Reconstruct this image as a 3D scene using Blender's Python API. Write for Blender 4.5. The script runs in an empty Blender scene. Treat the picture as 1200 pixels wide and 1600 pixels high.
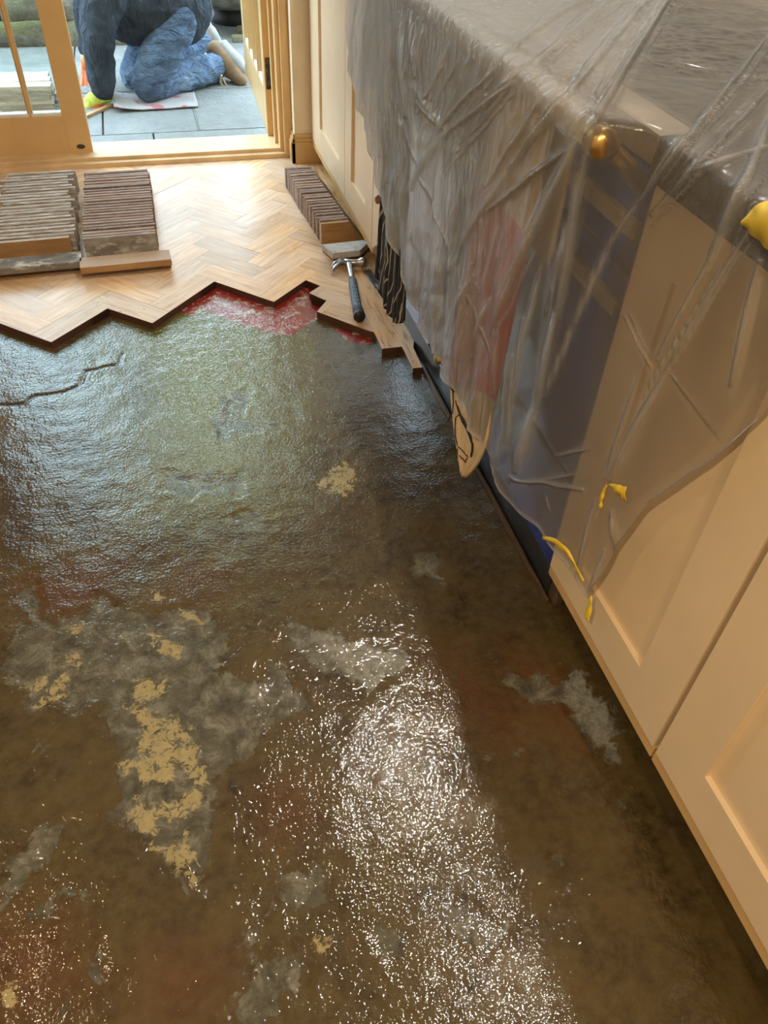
import bpy, bmesh, math, random
import numpy as np
from mathutils import Vector, Matrix, noise
random.seed(7); np.random.seed(7)
C = bpy.context.scene.collection
PI = math.pi
# ------------------------------------------------------------------ camera
FPX = 1214.02
RW = np.array([[0.96530354, -0.15138161, 0.21277376],
               [-0.25805247, -0.6777422, 0.68853063],
               [0.03997488, -0.71954785, -0.69329135]])
CAMZ = 1.25
cam = bpy.data.objects.new('camera', bpy.data.cameras.new('camera')); C.objects.link(cam)
cam.data.sensor_fit = 'VERTICAL'; cam.data.sensor_height = 32.0
cam.data.lens = FPX / 1600 * 32.0; cam.data.clip_start = 0.02
M = Matrix.Identity(4)
for i in range(3):
    M[i][0] = RW[i][0]; M[i][1] = -RW[i][1]; M[i][2] = -RW[i][2]
M[2][3] = CAMZ
cam.matrix_world = M
bpy.context.scene.camera = cam
vs = bpy.context.scene.view_settings
vs.view_transform = 'Standard'; vs.look = 'None'; vs.gamma = 1.0; vs.use_curve_mapping = False
vs.exposure = 0.0
CO = np.array([0, 0, CAMZ])
def ray(px, py): return RW @ np.array([px-600, py-800, FPX])
def atz(px, py, z=0.0):
    r = ray(px, py); return CO + r*((z-CAMZ)/r[2])
def atx(px, py, x):
    r = ray(px, py); return CO + r*(x/r[0])
def aty(px, py, y):
    r = ray(px, py); return CO + r*(y/r[1])
def proj(P):
    c = (np.asarray(P)-CO) @ RW
    return np.stack([600+FPX*c[..., 0]/c[..., 2], 800+FPX*c[..., 1]/c[..., 2]], -1)
# ------------------------------------------------------------------ world + lights
w = bpy.data.worlds.new('sky'); bpy.context.scene.world = w; w.use_nodes = True
nt = w.node_tree; nt.nodes.clear()
o_ = nt.nodes.new('ShaderNodeOutputWorld'); b_ = nt.nodes.new('ShaderNodeBackground')
sk = nt.nodes.new('ShaderNodeTexSky'); sk.sky_type = 'PREETHAM'; sk.turbidity = 5.0
sk.sun_direction = (0.3, -0.4, 0.85)
mxw = nt.nodes.new('ShaderNodeMix'); mxw.data_type = 'RGBA'; mxw.inputs[0].default_value = 0.8
nt.links.new(sk.outputs[0], mxw.inputs[6]); mxw.inputs[7].default_value = (0.66, 0.85, 1.0, 1)
nt.links.new(mxw.outputs[2], b_.inputs[0]); b_.inputs[1].default_value = 9.5
nt.links.new(b_.outputs[0], o_.inputs[0])
def area(name, loc, size, power, col, rot=(0, 0, 0), shape='DISK', size_y=None):
    l = bpy.data.lights.new(name, 'AREA'); l.shape = shape; l.size = size
    if size_y: l.size_y = size_y
    l.energy = power; l.color = col
    o = bpy.data.objects.new(name, l); C.objects.link(o); o.location = loc; o.rotation_euler = rot
    return o
WARM = (1.0, 0.76, 0.50)
COOL = (1.0, 0.94, 0.88)
LAMPS = [(0.78, 1.78, 19, COOL), (1.0, 0.72, 11, COOL), (-1.45, 1.20, 6, WARM), (-0.75, -0.45, 38, WARM), (0.1, -0.8, 17, WARM)]
for i, (x, y, p, c_) in enumerate(LAMPS):
    area('ceiling_lamp', (x, y, 2.375), 0.09, p, c_)
foliage_sun = bpy.data.lights.new('foliage_sun', 'SUN'); foliage_sun.energy = 11.0; foliage_sun.angle = 0.03; foliage_sun.color = (1.0, 0.96, 0.86)
so_ = bpy.data.objects.new('foliage_sun', foliage_sun); C.objects.link(so_); so_.rotation_euler = (math.radians(31), math.radians(-8), 0)  # added sunlight that brightens the tree leaves
# ------------------------------------------------------------------ helpers
def link(o, parent=None):
    C.objects.link(o)
    if parent is not None: o.parent = parent
    return o
def tag(o, label=None, cat=None, group=None, kind=None):
    if label: o['label'] = label
    if cat: o['category'] = cat
    if group: o['group'] = group
    if kind: o['kind'] = kind
    return o
def empty(name, loc=(0, 0, 0), rz=0.0):
    o = bpy.data.objects.new(name, None); o.location = loc; o.rotation_euler = (0, 0, rz)
    o.empty_display_size = 0.05
    return link(o)
def fin(bm, name, mat, parent=None, smooth=False, loc=None):
    bmesh.ops.recalc_face_normals(bm, faces=bm.faces[:])
    me = bpy.data.meshes.new(name); bm.to_mesh(me); bm.free()
    if smooth:
        for p in me.polygons: p.use_smooth = True
    if mat is not None: me.materials.append(mat)
    o = bpy.data.objects.new(name, me)
    if loc is not None: o.location = loc
    return link(o, parent)
def box(bm, x0, x1, y0, y1, z0, z1, bev=0.0, rot=0.0, piv=None):
    r = bmesh.ops.create_cube(bm, size=1.0); v = r['verts']
    bmesh.ops.scale(bm, vec=(abs(x1-x0), abs(y1-y0), abs(z1-z0)), verts=v)
    if bev > 0:
        es = list({e for q in v for e in q.link_edges})
        rr = bmesh.ops.bevel(bm, geom=es, offset=bev, segments=2, affect='EDGES', profile=0.7)
        v = list({q for f in rr['faces'] for q in f.verts} | {q for q in v if q.is_valid})
    bmesh.ops.translate(bm, vec=((x0+x1)/2, (y0+y1)/2, (z0+z1)/2), verts=v)
    if rot: bmesh.ops.rotate(bm, cent=piv or ((x0+x1)/2, (y0+y1)/2, 0), matrix=Matrix.Rotation(rot, 3, 'Z'), verts=v)
    return v
def bx(name, mat, dims, parent=None, bev=0.002, **k):
    bm = bmesh.new(); box(bm, *dims, bev=bev, **k); return fin(bm, name, mat, parent)
def tube(bm, pts, rad, seg=12, cap=True, flat=1.0):
    pts = [Vector(p) for p in pts]; n = len(pts)
    rads = rad if isinstance(rad, (list, tuple)) else [rad]*n
    rings = []; up = None
    for i, p in enumerate(pts):
        t = (pts[min(i+1, n-1)]-pts[max(i-1, 0)]).normalized()
        if up is None:
            up = Vector((0, 0, 1)) if abs(t.z) < 0.9 else Vector((1, 0, 0))
        a = t.cross(up).normalized(); b = a.cross(t).normalized(); up = b
        rings.append([bm.verts.new(p + (a*math.cos(2*PI*k/seg) + b*flat*math.sin(2*PI*k/seg))*rads[i]) for k in range(seg)])
    for i in range(n-1):
        for k in range(seg):
            bm.faces.new((rings[i][k], rings[i][(k+1) % seg], rings[i+1][(k+1) % seg], rings[i+1][k]))
    if cap:
        bm.faces.new(rings[0][::-1]); bm.faces.new(rings[-1])
def prism(bm, poly, z0, z1):
    a = [bm.verts.new((p[0], p[1], z0)) for p in poly]; b = [bm.verts.new((p[0], p[1], z1)) for p in poly]
    n = len(poly); bm.faces.new(b); bm.faces.new(a[::-1])
    for i in range(n): bm.faces.new((a[i], a[(i+1) % n], b[(i+1) % n], b[i]))
def nmesh(name, V, F, mat, parent=None, smooth=True):
    me = bpy.data.meshes.new(name); V = np.asarray(V, np.float32); F = np.asarray(F, np.int32)
    me.vertices.add(len(V)); me.vertices.foreach_set('co', V.ravel())
    me.loops.add(F.size); me.loops.foreach_set('vertex_index', F.ravel())
    me.polygons.add(len(F)); me.polygons.foreach_set('loop_start', np.arange(0, F.size, F.shape[1], dtype=np.int32))
    me.update(calc_edges=True); me.validate()
    if smooth: me.polygons.foreach_set('use_smooth', np.ones(len(F), bool))
    me.materials.append(mat)
    return link(bpy.data.objects.new(name, me), parent)
def gridfaces(nu, nv):
    i = np.arange(nu-1)[:, None]*nv + np.arange(nv-1)[None, :]
    return np.stack([i, i+nv, i+nv+1, i+1], -1).reshape(-1, 4)
# ------------------------------------------------------------------ materials
class NT:
    def __init__(s, name):
        s.m = bpy.data.materials.new(name); s.m.use_nodes = True; s.t = s.m.node_tree
        s.p = s.t.nodes['Principled BSDF']; s.out = s.t.nodes['Material Output']
    def n(s, typ, **kw):
        n = s.t.nodes.new(typ)
        for k, v in kw.items(): setattr(n, k, v)
        return n
    def l(s, a, b): s.t.links.new(a, b)
    def co(s, kind='Object', scale=None, rot=None):
        t = s.n('ShaderNodeTexCoord'); o = t.outputs[kind]
        if scale is not None or rot is not None:
            mp = s.n('ShaderNodeMapping'); s.l(o, mp.inputs[0])
            if scale is not None: mp.inputs['Scale'].default_value = scale
            if rot is not None: mp.inputs['Rotation'].default_value = rot
            o = mp.outputs[0]
        return o
    def noise(s, vec, scale, detail=4, rough=0.5, dist=0.0):
        n = s.n('ShaderNodeTexNoise'); s.l(vec, n.inputs['Vector']); n.inputs['Scale'].default_value = scale
        n.inputs['Detail'].default_value = detail; n.inputs['Roughness'].default_value = rough
        n.inputs['Distortion'].default_value = dist
        return n.outputs[0]
    def ramp(s, fac, stops):
        r = s.n('ShaderNodeValToRGB'); s.l(fac, r.inputs[0]); e = r.color_ramp.elements
        while len(e) < len(stops): e.new(0.5)
        for i, (p, c) in enumerate(stops):
            e[i].position = p; e[i].color = (*c, 1) if len(c) == 3 else c
        return r.outputs[0]
    def mix(s, fac, a, b, blend='MIX'):
        m = s.n('ShaderNodeMix', data_type='RGBA', blend_type=blend)
        for inp, v in ((m.inputs[0], fac), (m.inputs[6], a), (m.inputs[7], b)):
            if isinstance(v, (int, float)): inp.default_value = v
            elif isinstance(v, tuple): inp.default_value = (*v, 1)
            else: s.l(v, inp)
        return m.outputs[2]
    def math(s, op, a, b=0.0, c=0.0, clamp=False):
        m = s.n('ShaderNodeMath', operation=op, use_clamp=clamp)
        for i, v in enumerate((a, b, c)):
            if isinstance(v, (int, float)): m.inputs[i].default_value = v
            else: s.l(v, m.inputs[i])
        return m.outputs[0]
    def bump(s, h, strength=0.5, dist=0.002, normal=None):
        b = s.n('ShaderNodeBump'); s.l(h, b.inputs['Height']); b.inputs['Strength'].default_value = strength
        b.inputs['Distance'].default_value = dist
        if normal is not None: s.l(normal, b.inputs['Normal'])
        return b.outputs[0]
    def base(s, c):
        if isinstance(c, tuple): s.p.inputs['Base Color'].default_value = (*c, 1)
        else: s.l(c, s.p.inputs['Base Color'])
    def set(s, **k):
        for a, v in k.items():
            i = s.p.inputs[a.replace('_', ' ')]
            if isinstance(v, (int, float, tuple)): i.default_value = v
            else: s.l(v, i)
def plain(name, col, rough=0.5, metal=0.0, var=0.06, scale=20, bump=0.0, coat=0.0):
    m = NT(name); v = m.co(); f = m.noise(v, scale, 4)
    d = tuple(max(0, c*(1-var*2.2)) for c in col); e = tuple(min(1, c*(1+var)) for c in col)
    m.base(m.ramp(f, [(0.3, d), (0.7, e)])); m.set(Roughness=rough, Metallic=metal, Coat_Weight=coat)
    if bump: m.l(m.bump(m.noise(v, scale*8, 3), bump, 0.002), m.p.inputs['Normal'])
    return m.m
def wood(name, ca, cb, grain=(1, 1, 1), scale=14, rough=0.4, var=0.35, ring=60, bumpk=0.15, coat=0.0, rnd=True, dirt=None):
    m = NT(name); v = m.co('Object', scale=grain)
    oi = m.n('ShaderNodeObjectInfo')
    va = m.n('ShaderNodeVectorMath', operation='ADD'); m.l(v, va.inputs[0])
    sc = m.n('ShaderNodeVectorMath', operation='SCALE'); m.l(oi.outputs['Location'], sc.inputs[0]); sc.inputs[3].default_value = 7.3
    m.l(sc.outputs[0], va.inputs[1]); v = va.outputs[0]
    f1 = m.noise(v, scale, 5, 0.6, 0.6); f2 = m.noise(v, ring, 3, 0.6)
    c = m.mix(m.ramp(f1, [(0.3, (0, 0, 0)), (0.72, (1, 1, 1))]), ca, cb)
    c = m.mix(m.math('MULTIPLY', m.ramp(f2, [(0.45, (0, 0, 0)), (0.7, (1, 1, 1))]), var), c, tuple(x*0.55 for x in ca))
    if rnd:
        h = m.n('ShaderNodeHueSaturation'); m.l(c, h.inputs['Color'])
        m.l(m.math('MULTIPLY_ADD', oi.outputs['Random'], 0.5, 0.75), h.inputs['Value']); c = h.outputs[0]
    if dirt:
        dn = m.noise(v, dirt[1], 4, 0.7)
        c = m.mix(m.ramp(dn, [(dirt[2], (0, 0, 0)), (dirt[2]+0.12, (1, 1, 1))]), c, dirt[0])
    m.base(c); m.set(Roughness=rough, Coat_Weight=coat)
    m.l(m.bump(f2, bumpk, 0.001), m.p.inputs['Normal'])
    return m.m
CREAM = plain('cream_cabinet_paint', (0.74, 0.58, 0.37), 0.38, var=0.03, scale=6, bump=0.03)
DOORP = plain('door_gloss_paint', (0.62, 0.40, 0.17), 0.3, var=0.04, scale=9, bump=0.03)
DOORL = plain('threshold_paint', (0.66, 0.46, 0.24), 0.4, var=0.08, scale=12, bump=0.05)
WALL = plain('wall_emulsion', (0.72, 0.60, 0.42), 0.85, var=0.03, scale=12, bump=0.05)
WALLR = plain('room_emulsion', (0.60, 0.53, 0.42), 0.9, var=0.03, scale=8)
CEIL = plain('ceiling_emulsion', (0.8, 0.77, 0.7), 0.9, var=0.02, scale=8)
GRANITE = plain('dark_granite', (0.035, 0.034, 0.036), 0.22, var=0.5, scale=160)
PLINTH = plain('dark_plinth', (0.012, 0.011, 0.010), 0.6, var=0.3, scale=30)
NAVY = plain('navy_enamel', (0.015, 0.045, 0.30), 0.12, var=0.15, scale=8, coat=0.6)
STEEL = plain('brushed_steel', (0.62, 0.64, 0.62), 0.32, metal=1.0, var=0.06, scale=20)
TOPE = plain('pale_hob_enamel', (0.55, 0.60, 0.55), 0.35, var=0.05, scale=9)
BRASS = plain('aged_brass', (0.72, 0.46, 0.16), 0.3, metal=1.0, var=0.1)
KNOBW = plain('brown_knob', (0.30, 0.15, 0.07), 0.3, var=0.1)
TRIMB = plain('bronze_trim', (0.50, 0.40, 0.27), 0.35, metal=0.6, var=0.1)
HEADM = plain('forged_steel', (0.42, 0.43, 0.44), 0.28, metal=1.0, var=0.15, scale=40)
GRIP = plain('blue_grey_rubber_grip', (0.09, 0.13, 0.17), 0.55, var=0.15, scale=80, bump=0.3)
BLACKR = plain('black_rubber', (0.012, 0.012, 0.014), 0.5)
YELLOW = plain('yellow_masking_tape', (0.86, 0.60, 0.04), 0.55, var=0.06, scale=30, bump=0.1)
WHITEP = plain('pale_gloss_paint', (0.72, 0.70, 0.64), 0.4, var=0.05)
IRON = plain('rusty_lock_plate', (0.10, 0.08, 0.06), 0.7, metal=0.5, var=0.4, scale=60)
SLATE = plain('blue_grey_weather_strip', (0.10, 0.13, 0.17), 0.5, var=0.2, scale=30)
MDOORW = wood('parquet_edge', (0.10, 0.045, 0.02), (0.045, 0.02, 0.012), scale=40, rough=0.6)
# glass
g = NT('window_glass'); g.base((1, 1, 1)); g.set(Roughness=0.0, IOR=1.45, Transmission_Weight=1.0)
g.t.nodes.remove(g.p)
tr = g.n('ShaderNodeBsdfTransparent'); gl = g.n('ShaderNodeBsdfGlossy'); gl.inputs['Roughness'].default_value = 0.02
fr = g.n('ShaderNodeFresnel'); fr.inputs[0].default_value = 1.45; ms = g.n('ShaderNodeMixShader')
tr.inputs[0].default_value = (0.93, 0.97, 0.95, 1)
g.l(fr.outputs[0], ms.inputs[0]); g.l(tr.outputs[0], ms.inputs[1]); g.l(gl.outputs[0], ms.inputs[2]); g.l(ms.outputs[0], g.out.inputs[0])
GLASS = g.m
# ------------------------------------------------------------------ wet floor
def patch(pts, ox, oy, sc): return [atz(ox+x/sc, oy+y/sc)[:2] for x, y in pts]
GRAY = [patch([(100,150),(60,350),(40,490),(130,590),(200,570),(275,610),(385,545),(390,660),(470,730),(440,850),(460,930),(400,1000),(480,1060),(560,1070),(700,1240),(790,1260),(820,1000),(780,870),(890,820),(960,660),(1080,580),(1170,580),(1000,500),(830,460),(830,290),(740,230),(490,230),(420,180),(380,180),(330,215),(230,260),(170,220),(110,150)], 0, 860, 2.4),
 patch([(80,330),(130,260),(330,330),(550,380),(560,420),(450,540),(350,500),(200,420)], 400, 860, 2.4),
 patch([(-20,520),(60,440),(150,500),(220,600),(60,640),(0,690),(-20,660)], 400, 860, 2.4),
 patch([(650,260),(720,250),(740,280),(700,320),(800,350),(640,390),(620,370)], 0, 480, 1.875),
 patch([(490,480),(700,490),(720,540),(560,555),(500,520)], 0, 480, 1.875),
 patch([(660,620),(740,585),(790,620),(760,660),(680,625)], 0, 480, 1.875),
 patch([(0,640),(110,640),(210,690),(280,590),(340,650),(440,780),(490,1000),(400,980),(310,850),(210,760),(60,720)], 800, 840, 2.857),
 patch([(920,640),(1100,400),(1200,370),(1200,480),(1060,520),(960,640)], 0, 1200, 2.4),
 patch([(860,850),(1000,720),(1130,730),(1050,900),(900,940)], 0, 1200, 2.4),
 patch([(70,260),(180,220),(120,300),(0,390),(0,330)], 400, 1200, 1.5),
 patch([(290,380),(350,390),(340,440),(300,430)], 400, 1200, 1.5),
 patch([(450,330),(590,360),(590,390),(540,410),(470,370)], 400, 1200, 1.5),
 patch([(0,440),(100,460),(90,520),(40,560),(0,600)], 400, 1200, 1.5),
 patch([(100,290),(240,220),(180,330),(60,480),(0,520),(0,450)], 0, 1200, 2.4),
 patch([(180,470),(260,430),(260,470),(130,560)], 0, 1200, 2.4),
 patch([(240,900),(360,680),(400,700),(380,800),(280,880)], 0, 1200, 2.4),
 patch([(560,110),(620,10),(690,20),(660,90),(700,130),(640,110)], 400, 860, 2.4)]
CREAMP = [patch(p, 0, 860, 2.4) for p in ([(550,310),(620,320),(680,370),(660,405),(600,375)], [(680,230),(700,225),(765,270),(700,275)],
 [(85,510),(180,465),(195,480),(120,535)], [(140,585),(220,460),(260,460),(235,550)], [(460,580),(490,575),(700,660),(775,870),(740,870),(660,800),(650,860),(540,868),(515,850),(520,690),(560,660)],
 [(500,490),(560,465),(590,500),(620,475),(632,510),(585,545),(520,570)], [(510,920),(620,970),(755,885),(745,960),(640,1010)], [(470,980),(540,955),(600,1040),(520,1060)],
 [(560,1110),(640,1130),(700,1060),(725,1240),(680,1200)], [(255,300),(300,275),(290,300),(262,318)], [(230,395),(285,390),(285,425),(235,420)], [(450,800),(490,790),(470,850)])]
CREAMP += [patch([(925,520),(1010,450),(1040,490),(1020,560),(1000,545),(960,540)], 0, 480, 1.875), patch([(10,835),(50,830),(60,870),(20,885)], 0, 1200, 2.4),
 patch([(140,405),(170,400),(165,430),(145,430)], 400, 1200, 1.5), patch([(440,830),(480,850),(470,870)], 0, 480, 1.875)]
LGRAY = [patch([(860,520),(1000,470),(1010,570),(900,550)], 0, 480, 1.875), patch([(280,590),(340,650),(430,780),(480,960),(400,950),(330,820),(220,760)], 800, 840, 2.857),
 patch([(230,330),(330,335),(560,420),(460,530),(350,480)], 400, 860, 2.4), patch([(0,500),(50,530),(30,590),(-20,560)], 400, 860, 2.4)]
RED = [patch([(-60,745),(100,590),(390,690),(520,590),(610,630),(590,680),(640,690),(590,775),(455,858),(380,840),(200,790),(60,735),(0,760)], 300, 240, 3),
 patch([(650,815),(840,850),(840,895),(740,885)], 300, 240, 3)]
RUST = [patch([(130,130),(380,80),(330,200),(230,250),(160,220)], 0, 860, 2.4), patch([(680,90),(800,80),(760,130),(690,130)], 0, 860, 2.4),
 patch([(960,380),(1180,530),(1190,700),(1000,560)], 400, 860, 2.4), patch([(720,380),(950,600),(960,700),(760,560)], 400, 860, 2.4),
 patch([(60,940),(130,930),(130,990),(80,1000)], 400, 860, 2.4), patch([(0,600),(200,620),(260,820),(80,900),(0,800)], 0, 1200, 2.4), patch([(620,750),(760,780),(700,880),(630,860)], 0, 1200, 2.4)]
OLIVE_REFL = [patch([(350,160),(560,0),(900,20),(860,300),(760,560),(450,560),(430,350)], 0, 480, 1.875)]  # olive-brown floor tone, with green foliage reflection painted into it
DARK = [patch([(360,170),(430,160),(440,270),(400,340),(370,280)], 0, 480, 1.875), patch([(-20,430),(60,440),(130,640),(60,720),(-20,700)], 0, 480, 1.875)]
def sdist(P, poly):
    poly = np.array(poly); d = np.full(len(P), 1e9); inside = np.zeros(len(P), bool); n = len(poly)
    for i in range(n):
        a = poly[i]; b = poly[(i+1) % n]; e = b-a; wv = P-a
        t = np.clip((wv@e)/(e@e+1e-12), 0, 1); q = wv-t[:, None]*e
        d = np.minimum(d, np.hypot(q[:, 0], q[:, 1]))
        c = ((a[1] > P[:, 1]) != (b[1] > P[:, 1]))
        with np.errstate(divide='ignore', invalid='ignore'):
            xi = a[0]+(P[:, 1]-a[1])*(b[0]-a[0])/(b[1]-a[1])
        inside ^= c & (P[:, 0] < xi)
    return np.where(inside, d, -d)
def mask(P, polys, soft=0.02):
    m = np.full(len(P), -1.0)
    for pl in polys:
        pl = np.array(pl); lo = pl.min(0)-0.08; hi = pl.max(0)+0.08
        s = np.where((P > lo).all(1) & (P < hi).all(1))[0]
        if len(s): m[s] = np.maximum(m[s], sdist(P[s], pl))
    return np.clip(0.5+m/soft*0.5, 0, 1)
xs = np.concatenate([np.linspace(-2.2, -0.7, 12)[:-1], np.arange(-0.7, 0.72, 0.0045), [0.9, 1.28]])
ys = np.concatenate([np.linspace(-1.8, 0.05, 14)[:-1], np.arange(0.05, 2.55, 0.0045), np.linspace(2.6, 3.45, 8)])
X, Y = np.meshgrid(xs, ys, indexing='ij'); P2 = np.stack([X.ravel(), Y.ravel()], 1)
mg = mask(P2, GRAY, 0.05); mc = mask(P2, CREAMP, 0.020); ml = mask(P2, LGRAY, 0.03)
mr = mask(P2, RED, 0.02); mu = mask(P2, RUST, 0.08); mo = mask(P2, OLIVE_REFL, 0.16); md = mask(P2, DARK, 0.05)
def nz(P, s, seed=0): return np.array([noise.noise((p[0]*s+seed, p[1]*s, seed*1.7)) for p in P])
n1 = nz(P2, 22, 3.1); n2 = nz(P2, 7, 9.4)
Z = n2*0.0015 + 0.0012*n1 - 0.0022*np.clip((mg-0.5+n1*0.5)*4+0.5, 0, 1)
# crack
crack = [atz(px, py)[:2] for px, py in ((0, 632), (38, 630), (55, 617), (100, 612), (125, 600), (135, 580), (160, 573), (185, 570), (190, 552))]
dc = np.full(len(P2), 1e9)
sel = np.where((P2[:, 0] < 0.1) & (P2[:, 1] > 1.6) & (P2[:, 1] < 2.3))[0]
Q = P2[sel] + 0.006*np.stack([n1[sel], -n1[sel]], 1); dd = np.full(len(sel), 1e9)
for a, b in zip(crack[:-1], crack[1:]):
    e = b-a; t = np.clip(((Q-a)@e)/(e@e), 0, 1); q = Q-a-t[:, None]*e; dd = np.minimum(dd, np.hypot(q[:, 0], q[:, 1]))
dc[sel] = dd
Z -= 0.004*np.exp(-(dc/0.005)**2)
F_ = NT('wet_bitumen_screed')
V3 = np.stack([P2[:, 0], P2[:, 1], Z], 1)
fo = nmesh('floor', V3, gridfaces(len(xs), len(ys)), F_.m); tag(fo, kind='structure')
def attr(o, name, a, b, c, d=None):
    at = o.data.color_attributes.new(name, 'FLOAT_COLOR', 'POINT')
    at.data.foreach_set('color', np.stack([a, b, c, np.ones_like(a) if d is None else d], 1).astype(np.float32).ravel())
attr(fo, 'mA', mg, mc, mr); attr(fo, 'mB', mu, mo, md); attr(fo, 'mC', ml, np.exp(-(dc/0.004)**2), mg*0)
def splitattr(m, name):
    a = m.n('ShaderNodeVertexColor', layer_name=name); s = m.n('ShaderNodeSeparateColor'); m.l(a.outputs[0], s.inputs[0]); return s.outputs
m = F_; v = m.co()
A = splitattr(m, 'mA'); B = splitattr(m, 'mB'); Cc = splitattr(m, 'mC')
nf = m.noise(v, 45, 8, 0.65); nf2 = m.noise(v, 9, 6, 0.6, 0.4); nf3 = m.noise(v, 220, 4, 0.6); vm = m.co('Object', scale=(1, 1, 1), rot=(0, 0, 0.7)); 
nE = m.math('ADD', m.math('MULTIPLY', m.noise(v, 13, 8, 0.68, 0.5), 0.75), m.math('MULTIPLY', m.noise(v, 60, 6, 0.65), 0.25))
def thr(msk, nz_, amp=0.7, k=9.0):   # mask + noise -> crisp irregular edge
    q = m.math('MULTIPLY_ADD', m.math('SUBTRACT', nz_, 0.5), amp, msk)
    return m.math('MULTIPLY_ADD', m.math('SUBTRACT', q, 0.5), k, 0.5, clamp=True)
brown = m.ramp(nf2, [(0.28, (0.018, 0.010, 0.003)), (0.45, (0.043, 0.026, 0.006)), (0.6, (0.068, 0.044, 0.011)), (0.75, (0.076, 0.056, 0.019))])
brown = m.mix(m.ramp(nf, [(0.35, (0, 0, 0)), (0.75, (1, 1, 1))]), brown, (0.085, 0.063, 0.026))
brown = m.mix(m.math('MULTIPLY', B[0], 0.75), brown, m.mix(nf, (0.07, 0.018, 0.006), (0.12, 0.042, 0.010)))
brown = m.mix(m.math('MULTIPLY', B[1], 0.75), brown, m.mix(nf, (0.085, 0.080, 0.008), (0.17, 0.16, 0.018)))  # olive tint, partly the tree's mirrored green put into the base colour
brown = m.mix(m.math('MULTIPLY', B[2], 0.7), brown, (0.03, 0.014, 0.006))
gray = m.ramp(m.noise(v, 24, 10, 0.75, 0.5), [(0.33, (0.035, 0.030, 0.018)), (0.5, (0.085, 0.078, 0.052)), (0.66, (0.19, 0.18, 0.14))])
gray = m.mix(thr(m.math('MINIMUM', Cc[0], 0.8), nE, 2.4, 5), gray, m.ramp(m.noise(v, 70, 8, 0.75), [(0.35, (0.10, 0.095, 0.07)), (0.65, (0.25, 0.24, 0.19))]))
cream = m.mix(m.noise(v, 60, 6, 0.7), (0.20, 0.155, 0.065), (0.40, 0.33, 0.16))
red = m.mix(m.noise(v, 34, 7, 0.7), (0.13, 0.006, 0.004), (0.32, 0.020, 0.012))
red = m.mix(m.ramp(m.noise(v, 28, 8, 0.7, 0.6), [(0.54, (0, 0, 0)), (0.58, (1, 1, 1))]), red, (0.34, 0.33, 0.27))
c = m.mix(thr(A[0], nE, 1.9, 12), brown, gray)
# scattered small grey and pale flakes left by the adhesive
fl_ = m.math('GREATER_THAN', m.noise(v, 16, 9, 0.62, 0.3), 0.655)
c = m.mix(m.math('MULTIPLY', fl_, 0.8), c, gray)
fl2 = m.math('GREATER_THAN', m.noise(v, 60, 3, 0.5), 0.75)
c = m.mix(m.math('MULTIPLY', fl2, 0.7), c, (0.20, 0.12, 0.05))
crm = thr(m.math('MINIMUM', A[1], 0.64), m.noise(v, 44, 9, 0.8, 0.5), 2.6, 12)
hole = m.ramp(m.noise(v, 55, 6, 0.7, 1.0), [(0.40, (0, 0, 0)), (0.46, (1, 1, 1))])
c = m.mix(m.math('MULTIPLY', crm, hole), c, cream)
c = m.mix(thr(A[2], nf, 0.6), c, red)
c = m.mix(Cc[1], c, (0.01, 0.008, 0.006))
m.base(c)
m.set(Roughness=0.5, Specular_IOR_Level=0.08, Coat_Weight=1.0, Coat_Roughness=0.045, Coat_IOR=1.68)
hb = m.math('ADD', m.math('MULTIPLY', m.noise(v, 190, 3, 0.6), 0.9), m.math('MULTIPLY', m.noise(v, 38, 4, 0.6), 1.6))
hb = m.math('ADD', hb, m.math('MULTIPLY', thr(A[0], nE, 1.9, 12), -0.5))
nb = m.bump(hb, 1.0, 0.0014)
m.l(nb, m.p.inputs['Normal'])
hc = m.math('ADD', m.math('MULTIPLY', m.noise(v, 155, 2, 0.5), 0.95), m.math('MULTIPLY', m.noise(v, 42, 3, 0.5), 1.5))
m.l(m.bump(hc, 1.0, 0.0012), m.p.inputs['Coat Normal'])
# ------------------------------------------------------------------ parquet still in place
OUT_PX = [(80,535),(168,482),(238,505),(335,440),(428,472),(478,438),(500,447),(483,458),(510,470),(495,487),(575,517)]
ol = [tuple(atz(px, py, 0.022)[:2]) for px, py in OUT_PX]
xb = 0.548
outline = [(-2.2, 2.62), (-1.1, 2.66), (-0.98, 2.52), (-0.83, 2.66), (-0.62, 2.33)] + [(ol[0][0], ol[0][1])] + ol[1:] + [(xb, ol[-1][1]-0.012), (xb, 3.43), (-2.2, 3.43)]
def clip(subj, cv):
    out = subj; n = len(cv)
    for i in range(n):
        a = cv[i]; b = cv[(i+1) % n]; inp = out; out = []
        if not inp: return []
        side = lambda p: (b[0]-a[0])*(p[1]-a[1])-(b[1]-a[1])*(p[0]-a[0])
        for j in range(len(inp)):
            p = inp[j]; q = inp[(j+1) % len(inp)]; sp = side(p); sq = side(q)
            if sp >= 0: out.append(p)
            if (sp >= 0) != (sq >= 0):
                t = sp/(sp-sq); out.append((p[0]+(q[0]-p[0])*t, p[1]+(q[1]-p[1])*t))
    return out
PW = 0.0785; S2 = math.sqrt(0.5)
tip = ol[0]
def uv2xy(u, v_): return (tip[0]+(u-v_)*S2*PW, tip[1]+(u+v_)*S2*PW)
bm = bmesh.new(); lay = bm.loops.layers.float_color.new('blk')
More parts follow.
